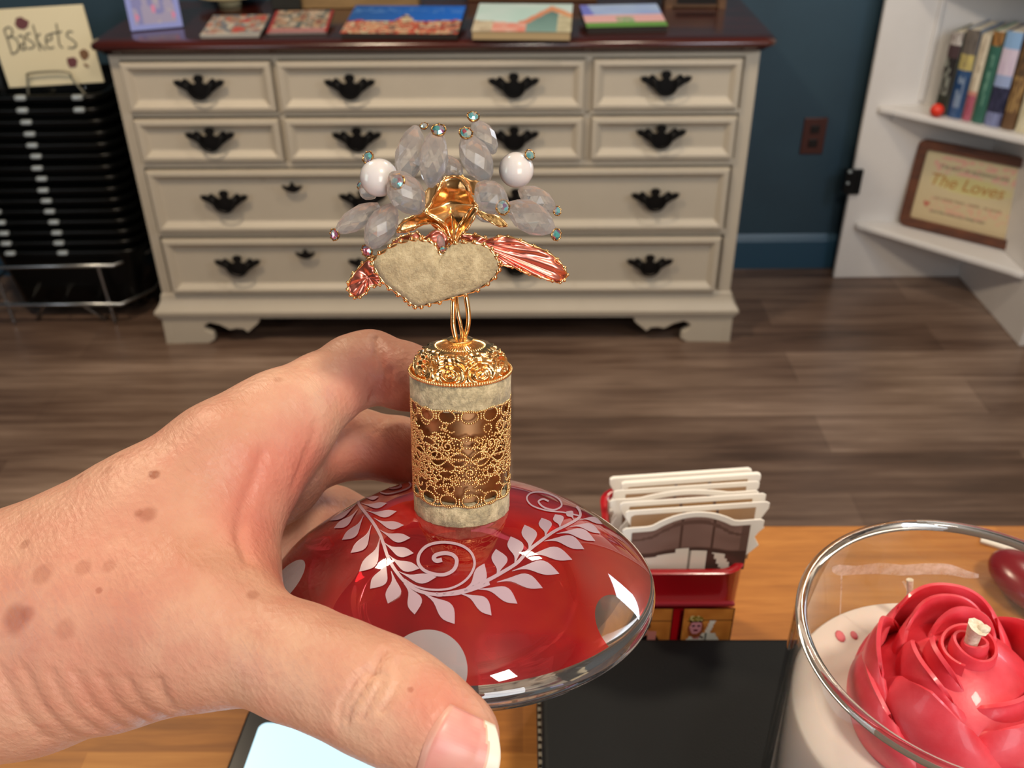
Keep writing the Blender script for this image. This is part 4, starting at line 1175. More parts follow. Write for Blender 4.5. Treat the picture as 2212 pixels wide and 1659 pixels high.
BMI = BM.inverted()
def cast(px, py, tree=None, off=0.0):
    d = Vector(ray(px, py).tolist()); d.normalize()
    h = (tree or FB).ray_cast(Vector(CAM.tolist()), d)
    if h[0] is None: return None, None
    n = h[1]
    if n.dot(d) > 0: n = -n
    return h[0]+n*off, n
WINS = []
for px, py, rr in ((1345, 1350, 0.0077), (918, 1450, 0.0090), (612, 1258, 0.0070)):
    p, n = cast(px, py)
    if p is None: p = Vector(pt(px, py, 0.22).tolist())
    q = BMI @ p; WINS.append((tuple(q), rr))
for k in (1, 2, 3):
    a = math.atan2(WINS[0][0][1], WINS[0][0][0])+k*math.radians(60)
    WINS.append(((0.0415*math.cos(a), 0.0415*math.sin(a), 0.0093), 0.0077))
M_RUBYm = ruby()
fl = fm.obj('glass_flask', M_RUBYm, pb, smooth=40)
# inner liquid cavity: thin amber red layer seen through the glass
# dip tube inside
M_TUBE = simple('dark_dip_tube', C('#3a0c08'), 0.4)
MB().tube([(0, 0, 0.021), (0.0005, -0.0002, -0.009)], 0.0018, 10).obj('dip_tube', M_TUBE, pb, smooth=60)

# engraved frosted vine
M_FROST = NT('frosted_engraving').set(color=C('#b9a0ae'), rough=0.35, coat=0.4, trans=0.15).m
def c5(x, y): return (540+x/4.254, 1000+y/4.254)
def c3(x, y): return (560+x/2.5136, 1000+y/2.5136)
eng = MB()
def eng_strip(L, Rr):
    cols = 5; rows = []
    def flush():
        if len(rows) > 1:
            vs = [p for r in rows for p in r]
            eng.add(vs, [(i*cols+k, i*cols+k+1, (i+1)*cols+k+1, (i+1)*cols+k) for i in range(len(rows)-1) for k in range(cols-1)])
        rows.clear()
    for a, b in zip(L, Rr):
        row = []
        for k in range(cols):
            f = k/(cols-1)
            p, nn = cast(a[0]+(b[0]-a[0])*f, a[1]+(b[1]-a[1])*f, off=0.00022)
            if p is None: row = None; break
            row.append(tuple(BMI @ p))
        if row is None: flush()
        else: rows.append(row)
    flush()
def leaf(b, t, w, curve=0.0):
    b = np.array(b, float); t = np.array(t, float); d = t-b; Ln = np.linalg.norm(d); d /= Ln; nrm = np.array([-d[1], d[0]])
    prof = [(0, .04), (.1, .10), (.2, .18), (.3, .32), (.4, .56), (.5, .82), (.58, .96), (.66, 1.0), (.74, .93), (.82, .72), (.9, .42), (.96, .18), (1, .02)]
    L = []; Q = []
    for s, ww in prof:
        c = b+d*Ln*s+nrm*curve*Ln*math.sin(math.pi*s)*0.9
        asym = 0.5
        L.append(c+nrm*w*ww*0.58); Q.append(c-nrm*w*ww*0.58)
    eng_strip(L, Q)
def stem(pts, w0, w1):
    P = smoothpath([(p[0], p[1], 0) for p in pts], 6); P = [p[:2] for p in P]; n = len(P)
    L = []; Q = []
    for i in range(n):
        a = P[max(0, i-1)]; b = P[min(n-1, i+1)]; d = (b-a)/(np.linalg.norm(b-a)+1e-9); nn = np.array([-d[1], d[0]]); w = w0+(w1-w0)*i/(n-1)
        L.append(P[i]+nn*w/2); Q.append(P[i]-nn*w/2)
    eng_strip(L, Q)
stem([c5(*p) for p in [(1040, 300), (1000, 370), (1060, 460), (1130, 550), (1190, 650), (1230, 750), (1270, 870), (1330, 980), (1420, 1090), (1530, 1170), (1680, 1210), (1850, 1210), (2000, 1180), (2200, 1110)]], 6, 8)
stem([c3(*p) for p in [(960, 716), (1000, 716), (1130, 690), (1240, 640), (1330, 590), (1400, 545), (1460, 480), (1530, 425), (1600, 375), (1670, 340), (1735, 300), (1738, 265), (1720, 240)]], 9, 5)
k5 = 1/4.254; k3 = 1/2.5136
for b, t_, w, cv in [((1010, 335), (770, 430), 28, .05), ((985, 375), (735, 535), 42, .08), ((992, 430), (775, 605), 62, .1), ((1045, 490), (850, 712), 76, .12), ((1118, 575), (930, 832), 84, .13), ((1195, 700), (1008, 1003), 100, .14),
                     ((1250, 880), (1108, 1160), 112, .16), ((1300, 1000), (1270, 1295), 118, .17), ((1415, 1110), (1515, 1395), 120, .16), ((1600, 1205), (1880, 1482), 130, .10)]:
    leaf(c5(*b), c5(*t_), w*k5, -cv if b[0] < 1400 else -cv)
for b, t_, w in [((1045, 315), (1185, 315), 30), ((1022, 372), (1260, 375), 46), ((1070, 440), (1350, 450), 58), ((1140, 510), (1415, 578), 66), ((1195, 620), (1475, 695), 74), ((1232, 735), (1505, 835), 82), ((1275, 850), (1560, 975), 84), ((1365, 1000), (1715, 1052), 80)]:
    leaf(c5(*b), c5(*t_), w*k5, .12)
for b, t_, w in [((1110, 690), (1222, 550), 66), ((1285, 622), (1285, 472), 74), ((1385, 553), (1365, 403), 74), ((1460, 485), (1440, 340), 70), ((1550, 408), (1532, 302), 60), ((1630, 358), (1605, 283), 50), ((1705, 312), (1665, 268), 34)]:
    leaf(c3(*b), c3(*t_), w*k3, .16)
for b, t_, w in [((1090, 712), (1260, 830), 64), ((1190, 688), (1400, 766), 64), ((1290, 650), (1537, 682), 64), ((1372, 590), (1627, 604), 64), ((1450, 512), (1697, 528), 60), ((1545, 428), (1762, 471), 56), ((1612, 388), (1822, 427), 48), ((1685, 350), (1850, 386), 36), ((1735, 312), (1862, 336), 26)]:
    leaf(c3(*b), c3(*t_), w*k3, -.14)
stem([c5(*p) for p in [(1420, 1075), (1530, 1140), (1680, 1170), (1850, 1155), (1990, 1075), (2062, 950), (2035, 835), (1935, 762), (1780, 735), (1640, 762), (1562, 835), (1548, 920), (1600, 990), (1700, 1028), (1800, 1028), (1878, 980), (1900, 900), (1862, 850), (1790, 835), (1715, 850), (1690, 880), (1715, 905), (1765, 895)]], 4, 9.5)
stem([c3(*p) for p in [(1735, 290), (1650, 272), (1560, 262), (1480, 235), (1452, 195), (1480, 165), (1550, 165), (1620, 195), (1640, 235), (1600, 258), (1545, 245), (1515, 215), (1540, 200), (1570, 212)]], 3, 4)
stem([c5(*p) for p in [(1060, 300), (1150, 262), (1250, 290), (1350, 275), (1450, 240), (1480, 205), (1440, 175), (1350, 165), (1270, 190), (1250, 225), (1320, 240), (1390, 220), (1370, 200)]], 3, 4)
eo = eng.obj('engraved_vine', M_FROST, pb); shade_auto(eo, 80)
# the same vine repeated round the hidden far side
# ---------------- neck
M_GOLDB = NT('beaded_gold').set(color=(0.86, 0.55, 0.24), rough=0.22, metal=1.0).m
M_GOLD = NT('bright_gold').set(color=(1.0, 0.60, 0.26), rough=0.18, metal=1.0)
vz = M_GOLD.noise(M_GOLD.coord(), 900, 3, 0.5); M_GOLD.bump(vz, 0.10, 0.0004); M_GOLD = M_GOLD.m
M_GOLDA = mottled('antique_gold', (0.34, 0.17, 0.05), (0.75, 0.42, 0.15), 500, 0.28, metal=1.0, bump=0.3, bd=0.0004)
def felt(c0='#57503a', c1='#948a6c', c2='#c0b391'):
    t = NT('worn_glitter_felt').set(rough=0.75, sheen=0.15)
    c = t.coord(); a = t.noise(c, 330, 6, 0.75); b = t.noise(c, 1600, 4, 0.7)
    col = t.ramp(a, [(0.38, C(c0)), (0.50, C(c1)), (0.62, C(c2))])
    t.col(t.mix(t.math('MULTIPLY', b, 0.7), col, C('#d8cda8'))); t.bump(b, 0.7, 0.0006)
    sp = t.ramp(b, [(0.60, (0.7,)*3), (0.70, (0.25,)*3)]); t.l.new(sp, t.b.inputs['Roughness'])
    return t.m
M_FELT = felt('#5a4a32', '#a08c66', '#d6c29a')
# heights along the axis found from the seen silhouettes
def axis_h(py):
    best = None
    for i in range(3000):
        s = i*0.00008; P = BO+AX*s; d = P-CAM; y = CY+FPX*(d@DN)/(d@FW)
        if best is None or abs(y-py) < best[0]: best = (abs(y-py), s)
    return best[1]
rn = 0.01185
hA = axis_h(1096)-0.0004; hB = axis_h(1046); hC = axis_h(876-20); hD = axis_h(800)
# silhouette rows: felt foot, filigree, felt collar
def band(name, z0, z1, r, mat):
    n = 96; rnd = random.Random(3)
    def mod(rr, z, th, j): return (rr+0.00008*math.sin(th*23)+0.00006*math.sin(th*41+j), z)
    return MB().lathe([(r-0.0012, z0), (r-0.0002, z0+0.0001), (r, z0+0.0006), (r, (z0+z1)/2), (r, z1-0.0006), (r-0.0002, z1-0.0001), (r-0.0012, z1)], n, mod=mod).obj(name, mat, pb, smooth=60)
band('felt_band', hA, hB, rn, M_FELT)
band('felt_band', hC, hD, rn+0.0002, M_FELT)
MB().lathe([(0.0106, hA+0.001), (0.0106, hD-0.001)], 48, cap0=True, cap1=True).obj('inner_sleeve', NT('dark_brass').set(color=(0.36, 0.18, 0.08), rough=0.40, metal=1.0).m, pb, smooth=60)
# filigree of beaded wire
fil = MB()
def bead(th, z, r=0.00030, rad=None):
    q = rad or (rn+0.0001)
    fil.sphere((q*math.cos(th), q*math.sin(th), z), r, 6, 4)
zf0, zf1 = hB-0.0004, hC+0.0004; Hf = zf1-zf0
def chain(fn, L, step=0.00056, r=0.00029):
    n = max(2, int(L/step))
    for i in range(n):
        th, z = fn(i/n)
        if zf0-0.0004 <= z <= zf1+0.0004: bead(th, z, r)
NC = 14
for i in range(NC):
    t0 = 2*math.pi*i/NC
    # scalloped loops at both edges
    for zc, rr in ((zf0+0.0014, 0.0020), (zf1-0.0014, 0.0020)):
        chain(lambda s: (t0+rr/rn*math.cos(2*math.pi*s), zc+rr*0.8*math.sin(2*math.pi*s)), 2*math.pi*rr)
        for s in range(3): bead(t0+math.pi/NC, zc+(s-1)*0.0006, 0.0004)
    # spirals in the middle, alternating hand
    zc = zf0+Hf*(0.36 if i % 2 else 0.64); sg_ = 1 if i % 2 else -1
    def spi(s): a = s*3.3*2*math.pi*sg_+i; q = 0.0004+0.0027*s; return (t0+q/rn*math.cos(a), zc+q*math.sin(a))
    chain(spi, 0.030, 0.00056)
    # leaf almonds
    zl_ = zf0+Hf*(0.66 if i % 2 else 0.34)
    chain(lambda s: (t0+(0.0022/rn)*math.cos(2*math.pi*s), zl_+0.0010*math.sin(2*math.pi*s)), 0.011)
    for k in range(5):
        zz = zf0+Hf*(0.28+0.11*k)
        chain(lambda s: (t0+math.pi/NC+(s-0.5)*0.0030/rn, zz+0.0002*math.sin(s*9)), 0.0030, 0.0005)
for z in (zf0, zf1, zf0+Hf*0.5):
    chain(lambda s: (2*math.pi*s, z+0.0003*math.sin(14*math.pi*s+1)), 2*math.pi*rn, 0.0005)
chain(lambda s: (2*math.pi*s, zf0+Hf*0.5+0.0018*math.sin(2*math.pi*s*7)), 2*math.pi*rn*1.4, 0.0005)
chain(lambda s: (2*math.pi*s, zf0+Hf*0.5-0.0018*math.sin(2*math.pi*s*7)), 2*math.pi*rn*1.4, 0.0005)
rnd = random.Random(11)
for i in range(150):
    t0 = rnd.random()*2*math.pi; z0_ = zf0+Hf*(0.12+0.76*rnd.random()); rr = 0.0008+0.0010*rnd.random(); st = rnd.random()*6; sp_ = 3+3*rnd.random(); el = 0.6+rnd.random()*0.8
    chain(lambda s: (t0+rr*el/rn*math.cos(st+sp_*s), z0_+rr*math.sin(st+sp_*s)), rr*sp_, 0.0005, 0.00028)
for i in range(90):
    t0 = rnd.random()*2*math.pi; z0_ = zf0+Hf*(0.15+0.7*rnd.random()); dz = (rnd.random()-0.5)*0.003
    chain(lambda s: (t0+0.0035*s/rn, z0_+dz*s+0.0004*math.sin(7*s)), 0.0036, 0.0005, 0.00030)
fil.obj('filigree_band', M_GOLDB, pb, smooth=80)
# domed gold cap, embossed
zc0 = hD-0.0002
capH = (axis_h(736)-hD)*1.03
def dmod(r, z, th, j):
    v = (z-zc0)/capH
    if v < 0.06: return r+0.00012*math.sin(th*90), z
    e = 0.0
    if 0.08 < v < 0.85:
        w = math.sin(math.pi*(v-0.08)/0.77)**0.7
        ph = th*9; q = ph-math.floor(ph/(2*math.pi))*2*math.pi-math.pi
        e += 0.00042*w*math.sin(14*math.hypot(q*0.35, (v-0.30)*3.2)+0.5)
        e += 0.00022*w*math.sin(th*27+v*11)
    if v >= 0.875: e += 0.00010*math.sin(th*56)
    return r+e*0.8, z+e*0.6
P = []
for k in range(61):
    v = k/60
    if v < 0.05: r = rn+0.00035-0.0002*abs(v-0.025)/0.025
    elif v < 0.07: r = rn-0.0004
    elif v < 0.86:
        a = (v-0.07)/0.79; r = 0.0058+(rn-0.0004-0.0058)*math.sqrt(max(0, 1-a**1.35))
    elif v < 0.875: r = 0.0062
    else:
        a = (v-0.875)/0.125; r = 0.0026+(0.0061-0.0026)*(1-a**1.15)
    P.append((r, zc0+capH*v))
MB().lathe(P, 288, mod=dmod, cap0=True, cap1=True).obj('gold_cap', M_GOLD, pb, smooth=50)
rp = MB()
for i in range(120):
    a = 2*math.pi*i/120; rp.sphere(((rn+0.00025)*math.cos(a), (rn+0.00025)*math.sin(a), zc0+0.0005), 0.00042, 6, 4, (1, 1, 1.2))
rp.obj('rope_edge', M_GOLD, pb, smooth=80)
zct = zc0+capH
MB().lathe([(0.0026, zct-0.0004), (0.0031, zct-0.0001), (0.0031, zct+0.0004), (0.0024, zct+0.0007), (0.0018, zct+0.0010), (0, zct+0.0010)], 32, cap0=True).obj('cap_washer', M_GOLD, pb, smooth=60)
# ---------------- flower stem wires and ornaments; positions are read off in the plane of the axis
def ap(px, py, off=0.0):
    """point on the plane through the bottle axis facing the camera, moved off metres towards the camera"""
    n = V3(FW) - AX*(FW@AX); n /= np.linalg.norm(n)
    P = onpl(px, py, BO-n*off, n)
    return P
def c1(x, y, off=0.0): return ap(680+x/3.607, 220+y/3.607, off)
def c2(x, y, off=0.0): return ap(860+x/3.1286, 620+y/3.1286, off)
wt = MB()
wt.tube(smoothpath([c2(390, 350), c2(372, 250), c2(372, 120), c2(376, 20, -0.001), c1(1060, 1200, -0.002), c1(1080, 1080, 0)], 5), 0.00062, 10)
wt.tube(smoothpath([c2(430, 352, -0.0005), c2(462, 300), c2(476, 200), c2(458, 60), c2(440, 0, -0.001), c1(1120, 1200, -0.002), c1(1090, 1080, 0)], 5), 0.00062, 10)
wt.tube(smoothpath([c2(395, 60, -.001), c2(402, 160, 0.0008), c2(425, 270, 0.0008), c2(436, 350, 0.0003)], 5), 0.00045, 8)
wt.obj('stem_wire', M_GOLD, pb, world=True, smooth=60)
M_ROSEG = NT('rose_gold_enamel').set(color=(0.85, 0.27, 0.20), rough=0.22, metal=0.9).m
def plate(name, outline, mat, off_fn, thick=0.00035, rings=7, center=None, ridge=0.0, rim=True, rimr=0.00042, teeth=0):
    pts = [np.array(p, float) for p in outline]
    pts = [p[:2] for p in smoothpath([(p[0], p[1], 0) for p in pts], 4, closed=True)]
    c = np.mean(pts, axis=0) if center is None else np.array(center, float)
    n = len(pts); vs = []
    for j in range(rings+1):
        f = (j/rings)
        for i, p in enumerate(pts):
            q = c+(p-c)*f
            rr = ridge*math.sin(i*2*math.pi/6.5)*f*(1-f*0.5) if ridge else 0
            vs.append(c1(q[0], q[1], off_fn(q, f)+rr))
    fs = []
    for j in range(rings):
        for i in range(n):
            a = j*n; b = a+n
            if j == 0: fs.append((a+i, b+i, b+(i+1) % n)) if False else fs.append((a, b+i, b+(i+1) % n))
            else: fs.append((a+i, b+i, b+(i+1) % n, a+(i+1) % n))
    o = mesh(name, vs, fs, mat, pb, world=True, smooth=True)
    s = o.modifiers.new('s', 'SOLIDIFY'); s.thickness = thick; s.offset = 0
    if rim:
        m = MB(); ring = [vs[rings*n+i] for i in range(n)]
        rad = [rimr*(1+0.35*math.sin(i*2.1)) for i in range(n)]
        m.tube(ring+[ring[0]], rad+[rad[0]], 7)
        if teeth:
            cc = V3(c1(c[0], c[1], off_fn(c, 0)))
            for i in range(0, n, teeth):
                p = V3(ring[i]); d = p-cc; d /= np.linalg.norm(d)
                m.sphere(tuple(p+d*rimr*0.9), rimr*1.5, 6, 5)
        m.obj(name+'_edge', M_GOLD, pb, world=True, smooth=60)
    return o
heart = [(455, 1235), (540, 1165), (650, 1105), (760, 1078), (850, 1082), (925, 1105), (965, 1185), (1020, 1175), (1070, 1115), (1150, 1098), (1260, 1102), (1350, 1135), (1405, 1200), (1432, 1270), (1405, 1350), (1335, 1415), (1230, 1475), (1100, 1512), (970, 1552), (870, 1575), (800, 1592), (745, 1565), (700, 1525), (610, 1465), (530, 1395), (475, 1305)]
M_FELT2 = felt('#8c7048', '#b3986c', '#d2bb90')
plate('velvet_heart_leaf', heart, M_FELT2, lambda q, f: 0.0045+0.0012*(1-f*f)-0.0000020*(q[1]-1300), thick=0.0006, center=(930, 1320), teeth=3, rimr=0.00040)
rl = [(1120, 1045), (1200, 1033), (1300, 1052), (1370, 1078), (1440, 1046), (1560, 1066), (1700, 1122), (1830, 1182), (1925, 1268), (1960, 1345), (1925, 1395), (1870, 1398), (1750, 1362), (1640, 1330), (1560, 1290), (1450, 1265), (1380, 1200), (1250, 1140)]
plate('rose_gold_leaf', rl, M_ROSEG, lambda q, f: 0.0005-0.0000018*(q[0]-1100)+0.0006*math.sin(q[0]*0.045+q[1]*0.03)*(1-f)*1.0, center=(1260, 1100), ridge=0.0005, teeth=3, rimr=0.0003)
ll = [(450, 1215), (350, 1285), (275, 1385), (262, 1455), (292, 1508), (340, 1520), (400, 1480), (425, 1440), (490, 1425), (525, 1405), (620, 1380), (600, 1250)]
plate('rose_gold_leaf', ll, M_ROSEG, lambda q, f: 0.0012+0.0005*math.sin(q[0]*0.05-q[1]*0.03)*(1-f), center=(420, 1360), ridge=0.0004, teeth=3, rimr=0.0003)
tl2 = [(590, 1130), (640, 1070), (720, 1040), (800, 1022), (850, 1060), (940, 1000), (1000, 1010), (1040, 1080), (980, 1150), (800, 1140), (680, 1150)]
plate('rose_gold_leaf', tl2, M_ROSEG, lambda q, f: 0.0018+0.0005*math.sin(q[0]*0.05)*(1-f), center=(820, 1090), ridge=0.0003, teeth=3, rimr=0.00025)
# gold petals
gp = [(1015, 592), (1080, 580), (1140, 590), (1180, 640), (1205, 700), (1235, 770), (1262, 820), (1225, 890), (1190, 960), (1130, 1010), (1105, 1085), (1075, 1100), (1050, 1040), (1010, 960), (930, 905), (860, 862), (900, 800), (945, 720), (975, 650)]
plate('gold_petal', gp, M_GOLD, lambda q, f: -0.002+0.0026*f*f+0.0006*math.sin(q[1]*0.03), center=(1060, 790), rimr=0.0003)
plate('gold_petal', [(1190, 985), (1150, 1020), (1120, 1075), (1095, 1090), (1105, 1000), (1150, 930), (1200, 850), (1250, 805), (1268, 825), (1240, 900)], M_GOLD, lambda q, f: 0.0012+0.001*f, center=(1160, 960), rimr=0.0003)
plate('gold_petal', [(860, 855), (930, 890), (1000, 930), (1050, 1020), (1075, 1080), (1040, 1085), (1000, 1010), (940, 950), (830, 950), (780, 985), (700, 1010), (640, 1005), (690, 930), (780, 890)], M_GOLD, lambda q, f: -0.001+0.001*f, center=(890, 935), rimr=0.0003)
plate('gold_petal', [(880, 840), (905, 790), (945, 720), (965, 650), (940, 640), (880, 680), (850, 740), (860, 800)], M_GOLD, lambda q, f: 0.0, center=(905, 740), rimr=0.0002)
plate('gold_petal', [(1140, 575), (1200, 610), (1270, 620), (1330, 640), (1290, 700), (1230, 720), (1190, 670)], M_GOLD, lambda q, f: -0.001, center=(1230, 655), rimr=0.0002)
plate('gold_petal', [(1250, 830), (1320, 870), (1420, 890), (1500, 960), (1440, 970), (1360, 930), (1290, 890)], M_GOLDA, lambda q, f: -0.002, center=(1370, 905), rimr=0.0002)
# clear faceted beads
def crys():
    t = NT('clear_faceted_acrylic'); t.set(color=(1, 0.99, 0.985), rough=0.0, trans=1.0, ior=1.49)
    tr = t.node('ShaderNodeBsdfTransparent'); tr.inputs[0].default_value = (0.97, 0.96, 0.96, 1)
    df = t.node('ShaderNodeBsdfTranslucent'); df.inputs[0].default_value = (1, 0.97, 0.95, 1)
    d2 = t.node('ShaderNodeBsdfDiffuse'); d2.inputs[0].default_value = (1, 0.97, 0.95, 1)
    m0 = t.node('ShaderNodeMixShader'); m0.inputs[0].default_value = 0.6; t.l.new(df.outputs[0], m0.inputs[1]); t.l.new(d2.outputs[0], m0.inputs[2])
    m1 = t.node('ShaderNodeMixShader'); m1.inputs[0].default_value = 0.42; t.l.new(tr.outputs[0], m1.inputs[1]); t.l.new(m0.outputs[0], m1.inputs[2])
    m2 = t.node('ShaderNodeMixShader'); m2.inputs[0].default_value = 0.46; t.l.new(t.b.outputs[0], m2.inputs[1]); t.l.new(m1.outputs[0], m2.inputs[2])
    t.l.new(m2.outputs[0], t.out.inputs['Surface']); return t.m
M_CRYS = crys()
def crystal(x0, y0, x1, y1, wpx, off0=0.0, off1=0.0, sides=8, name='crystal_bead'):
    A = V3(c1(x0, y0, off0)); B = V3(c1(x1, y1, off1)); L = np.linalg.norm(B-A); w = wpx*0.92/3.607/2095*0.215
    prof = [(0.0, 0.0), (0.20, 0.0), (0.62, 0.13), (0.92, 0.32), (1.0, 0.50), (0.92, 0.68), (0.62, 0.88), (0.22, 1.0), (0.0, 1.0)]
    q = Vector((B-A).tolist()).to_track_quat('Z', 'Y').to_matrix().to_4x4(); q.translation = Vector(A.tolist())
    m = MB(); rnd = random.Random(int(x0+y0))
    for j, (r, s) in enumerate(prof):
        for i in range(sides):
            th = 2*math.pi*(i+(0.5 if j % 2 else 0))/sides
            m.v.append(tuple(q @ Vector((r*w*math.cos(th), r*w*math.sin(th), s*L))))
    for j in range(len(prof)-1):
        a = j*sides; b = a+sides
        for i in range(sides):
            if j % 2 == 0: m.f += [(a+i, a+(i+1) % sides, b+i), (a+(i+1) % sides, b+(i+1) % sides, b+i)]
            else: m.f += [(a+i, b+(i+1) % sides, b+i), (a+i, a+(i+1) % sides, b+(i+1) % sides)]
    return m.obj(name, M_CRYS, pb, world=True)
for a in [(690, 640, 790, 190, 125, -0.002, 0.001), (900, 665, 950, 215, 125, 0.003, 0.004), (1400, 400, 1240, 150, 100, -0.002, 0.0), (1350, 620, 1165, 260, 130, 0.002, 0.004),
          (480, 740, 360, 640, 90, -0.006, -0.006), (500, 800, 170, 1010, 100, -0.001, 0.001), (620, 800, 420, 1140, 130, 0.003, 0.004), (820, 860, 600, 560, 150, 0.003, 0.008),
          (1270, 640, 1480, 850, 135, 0.003, 0.007), (1500, 800, 1860, 1000, 140, 0.002, 0.003), (1590, 680, 1870, 840, 105, -0.005, -0.005), (1420, 900, 1250, 880, 60, -0.004, -0.004),
          (1010, 420, 1130, 620, 90, -0.005, -0.006), (1000, 1150, 965, 1040, 35, 0.004, 0.004), (780, 980, 640, 1040, 70, -0.006, -0.006)]:
    crystal(*a)
M_PEARL = NT('white_pearl').set(color=C('#dcd6d4'), rough=0.25, sss=0.1, ssss=0.002, coat=0.7, coatr=0.1, film=420.0)
M_PEARL.b.inputs['Thin Film IOR'].default_value = 1.4
M_PEARL = M_PEARL.m
for x, y, r, off in ((500, 590, 150, 0.001), (1570, 530, 138, 0.001)):
    p = c1(x, y, off); m = MB(); m.sphere(tuple(p), r/3.607/2095*0.213, 36, 22); m.obj('pearl', M_PEARL, pb, world=True, smooth=80)
# rhinestones in gold cups
def rhine():
    t = NT('aurora_rhinestone').set(rough=0.05, trans=0.25, ior=1.7, coat=1.0, coatr=0.02, metal=0.45)
    g = t.node('ShaderNodeNewGeometry'); v = t.node('ShaderNodeTexVoronoi'); v.inputs['Scale'].default_value = 900
    t.l.new(t.coord(), v.inputs['Vector'])
    s = t.node('ShaderNodeSeparateColor'); t.l.new(v.outputs['Color'], s.inputs[0])
    t.col(t.ramp(s.outputs[0], [(0.0, C('#46c8c8')), (0.3, C('#c8586c')), (0.5, C('#8a6aa0')), (0.7, C('#e0e4d8')), (0.9, C('#7fd0d8'))]))
    return t.m
M_RH = rhine()
for x, y, r, off in ((965, 218, 58, 0.0045), (1178, 242, 55, 0.0045), (1235, 112, 50, 0.0), (413, 432, 52, 0.001), (645, 622, 62, 0.0085), (1465, 822, 62, 0.0075), (1676, 412, 45, 0.0025), (1890, 850, 42, -0.005), (1882, 1035, 50, 0.003), (152, 1035, 50, 0.001), (405, 1162, 54, 0.004), (850, 185, 34, -0.001), (350, 650, 34, -0.007), (995, 1150, 26, 0.005)):
    P = V3(c1(x, y, off)); rr = r/3.607/2095*0.212
    cen = V3(c1(1000, 750, 0.001)); d = P-cen; d = d/np.linalg.norm(d)*0.6 - V3(FW)*0.8; d /= np.linalg.norm(d)
    q = Vector(d.tolist()).to_track_quat('Z', 'Y').to_matrix().to_4x4(); q.translation = Vector(P.tolist())
    m = MB(); m.lathe([(0, -rr*0.9), (rr*0.5, -rr*0.85), (rr*0.95, -rr*0.25), (rr*1.02, 0.0), (rr*0.92, rr*0.06), (rr*0.85, 0)], 16, frame=q)
    for k in range(8):
        a = 2*math.pi*k/8; c = q @ Vector((rr*0.93*math.cos(a), rr*0.93*math.sin(a), rr*0.05)); m.sphere(tuple(c), rr*0.16, 6, 4)
    cup = m.obj('rhinestone_cup', M_GOLDA, pb, world=True, smooth=50)
    m = MB(); m.lathe([(rr*0.86, 0), (rr*0.80, rr*0.12), (rr*0.45, rr*0.42), (0.0, rr*0.45)], 8, frame=q)
    so = m.obj('rhinestone', M_RH, pb, world=True)

# ------------------------------------------------------------------ hand
def P3(px, py, z, rpx):
    return (pt(px, py, z), rpx*z/FPX*1.0)
# each entry: px, py, depth along the view axis, radius in px
palm = [
 [(-260, 1440, .235, 215), (40, 1312, .232, 205), (326, 1140, .236, 168), (500, 1003, .243, 140), (612, 912, .252, 106)],
 [(-260, 1500, .235, 205), (60, 1408, .228, 212), (255, 1360, .224, 200), (390, 1345, .219, 158)],
 [(255, 1310, .226, 195), (410, 1190, .233, 160), (500, 1040, .243, 110)],
 [(380, 1320, .222, 155), (450, 1200, .232, 100), (470, 1100, .240, 80)],
 [(430, 1345, .216, 135), (480, 1275, .224, 98)],
 [(-260, 1440, .262, 180), (150, 1300, .262, 180), (420, 1120, .268, 130), (590, 1010, .272, 92)],
 [(150, 1300, .266, 170), (420, 1190, .278, 120), (565, 1110, .288, 84)],
 [(150, 1350, .262, 150), (400, 1290, .276, 120), (520, 1230, .286, 80)],
 [(560, 960, .254, 88), (618, 1000, .264, 60), (615, 1060, .270, 50)],
]
thumb = [(390, 1345, .219, 150), (500, 1375, .211, 131), (650, 1433, .203, 122), (735, 1466, .199, 121), (815, 1503, .196, 125), (880, 1538, .193, 119), (945, 1572, .190, 106), (996, 1592, .189, 84)]
index_ = [(600, 920, .252, 104), (690, 850, .262, 84), (765, 803, .270, 78), (800, 792, .2735, 76), (870, 812, .270, 71), (960, 838, .264, 66), (1020, 852, .262, 56)]
middle = [(590, 1010, .272, 90), (690, 970, .284, 80), (770, 958, .289, 74), (860, 972, .288, 70), (930, 990, .283, 64), (990, 1000, .276, 54)]
ring_ = [(565, 1110, .288, 84), (650, 1110, .300, 74), (720, 1122, .308, 70), (800, 1150, .312, 64), (880, 1180, .312, 56)]
pinky = [(520, 1230, .286, 78), (610, 1270, .300, 66), (700, 1320, .306, 58), (780, 1350, .306, 50)]
def seg(G, chain, k):
    d = None
    for (a, b) in zip(chain, chain[1:]):
        A, ra = P3(*a); B, rb = P3(*b); ba = B-A; L2 = ba@ba
        t = np.clip(((G-A)@ba)/L2, 0, 1)
        dd = np.sqrt(((G-A-t[..., None]*ba)**2).sum(-1))-(ra+(rb-ra)*t)
        d = dd if d is None else smin(d, dd, k)
    return d
def smin(a, b, k):
    h = np.clip(0.5+0.5*(b-a)/k, 0, 1)
    return b*(1-h)+a*h-k*h*(1-h)
def field(G):
    d = None
    for c in palm:
        q = seg(G, c, 0.004); d = q if d is None else smin(d, q, 0.011)
    f = [seg(G, index_, 0.0025), seg(G, middle, 0.0025), seg(G, ring_, 0.0025), seg(G, pinky, 0.0025)]
    ff = f[0]
    for q in f[1:]: ff = smin(ff, q, 0.0012)
    d = smin(d, ff, 0.006)
    d = smin(d, seg(G, thumb, 0.003), 0.009)
    # keep the web open along its seen edge (deep side of the span between thumb and index)
    return d
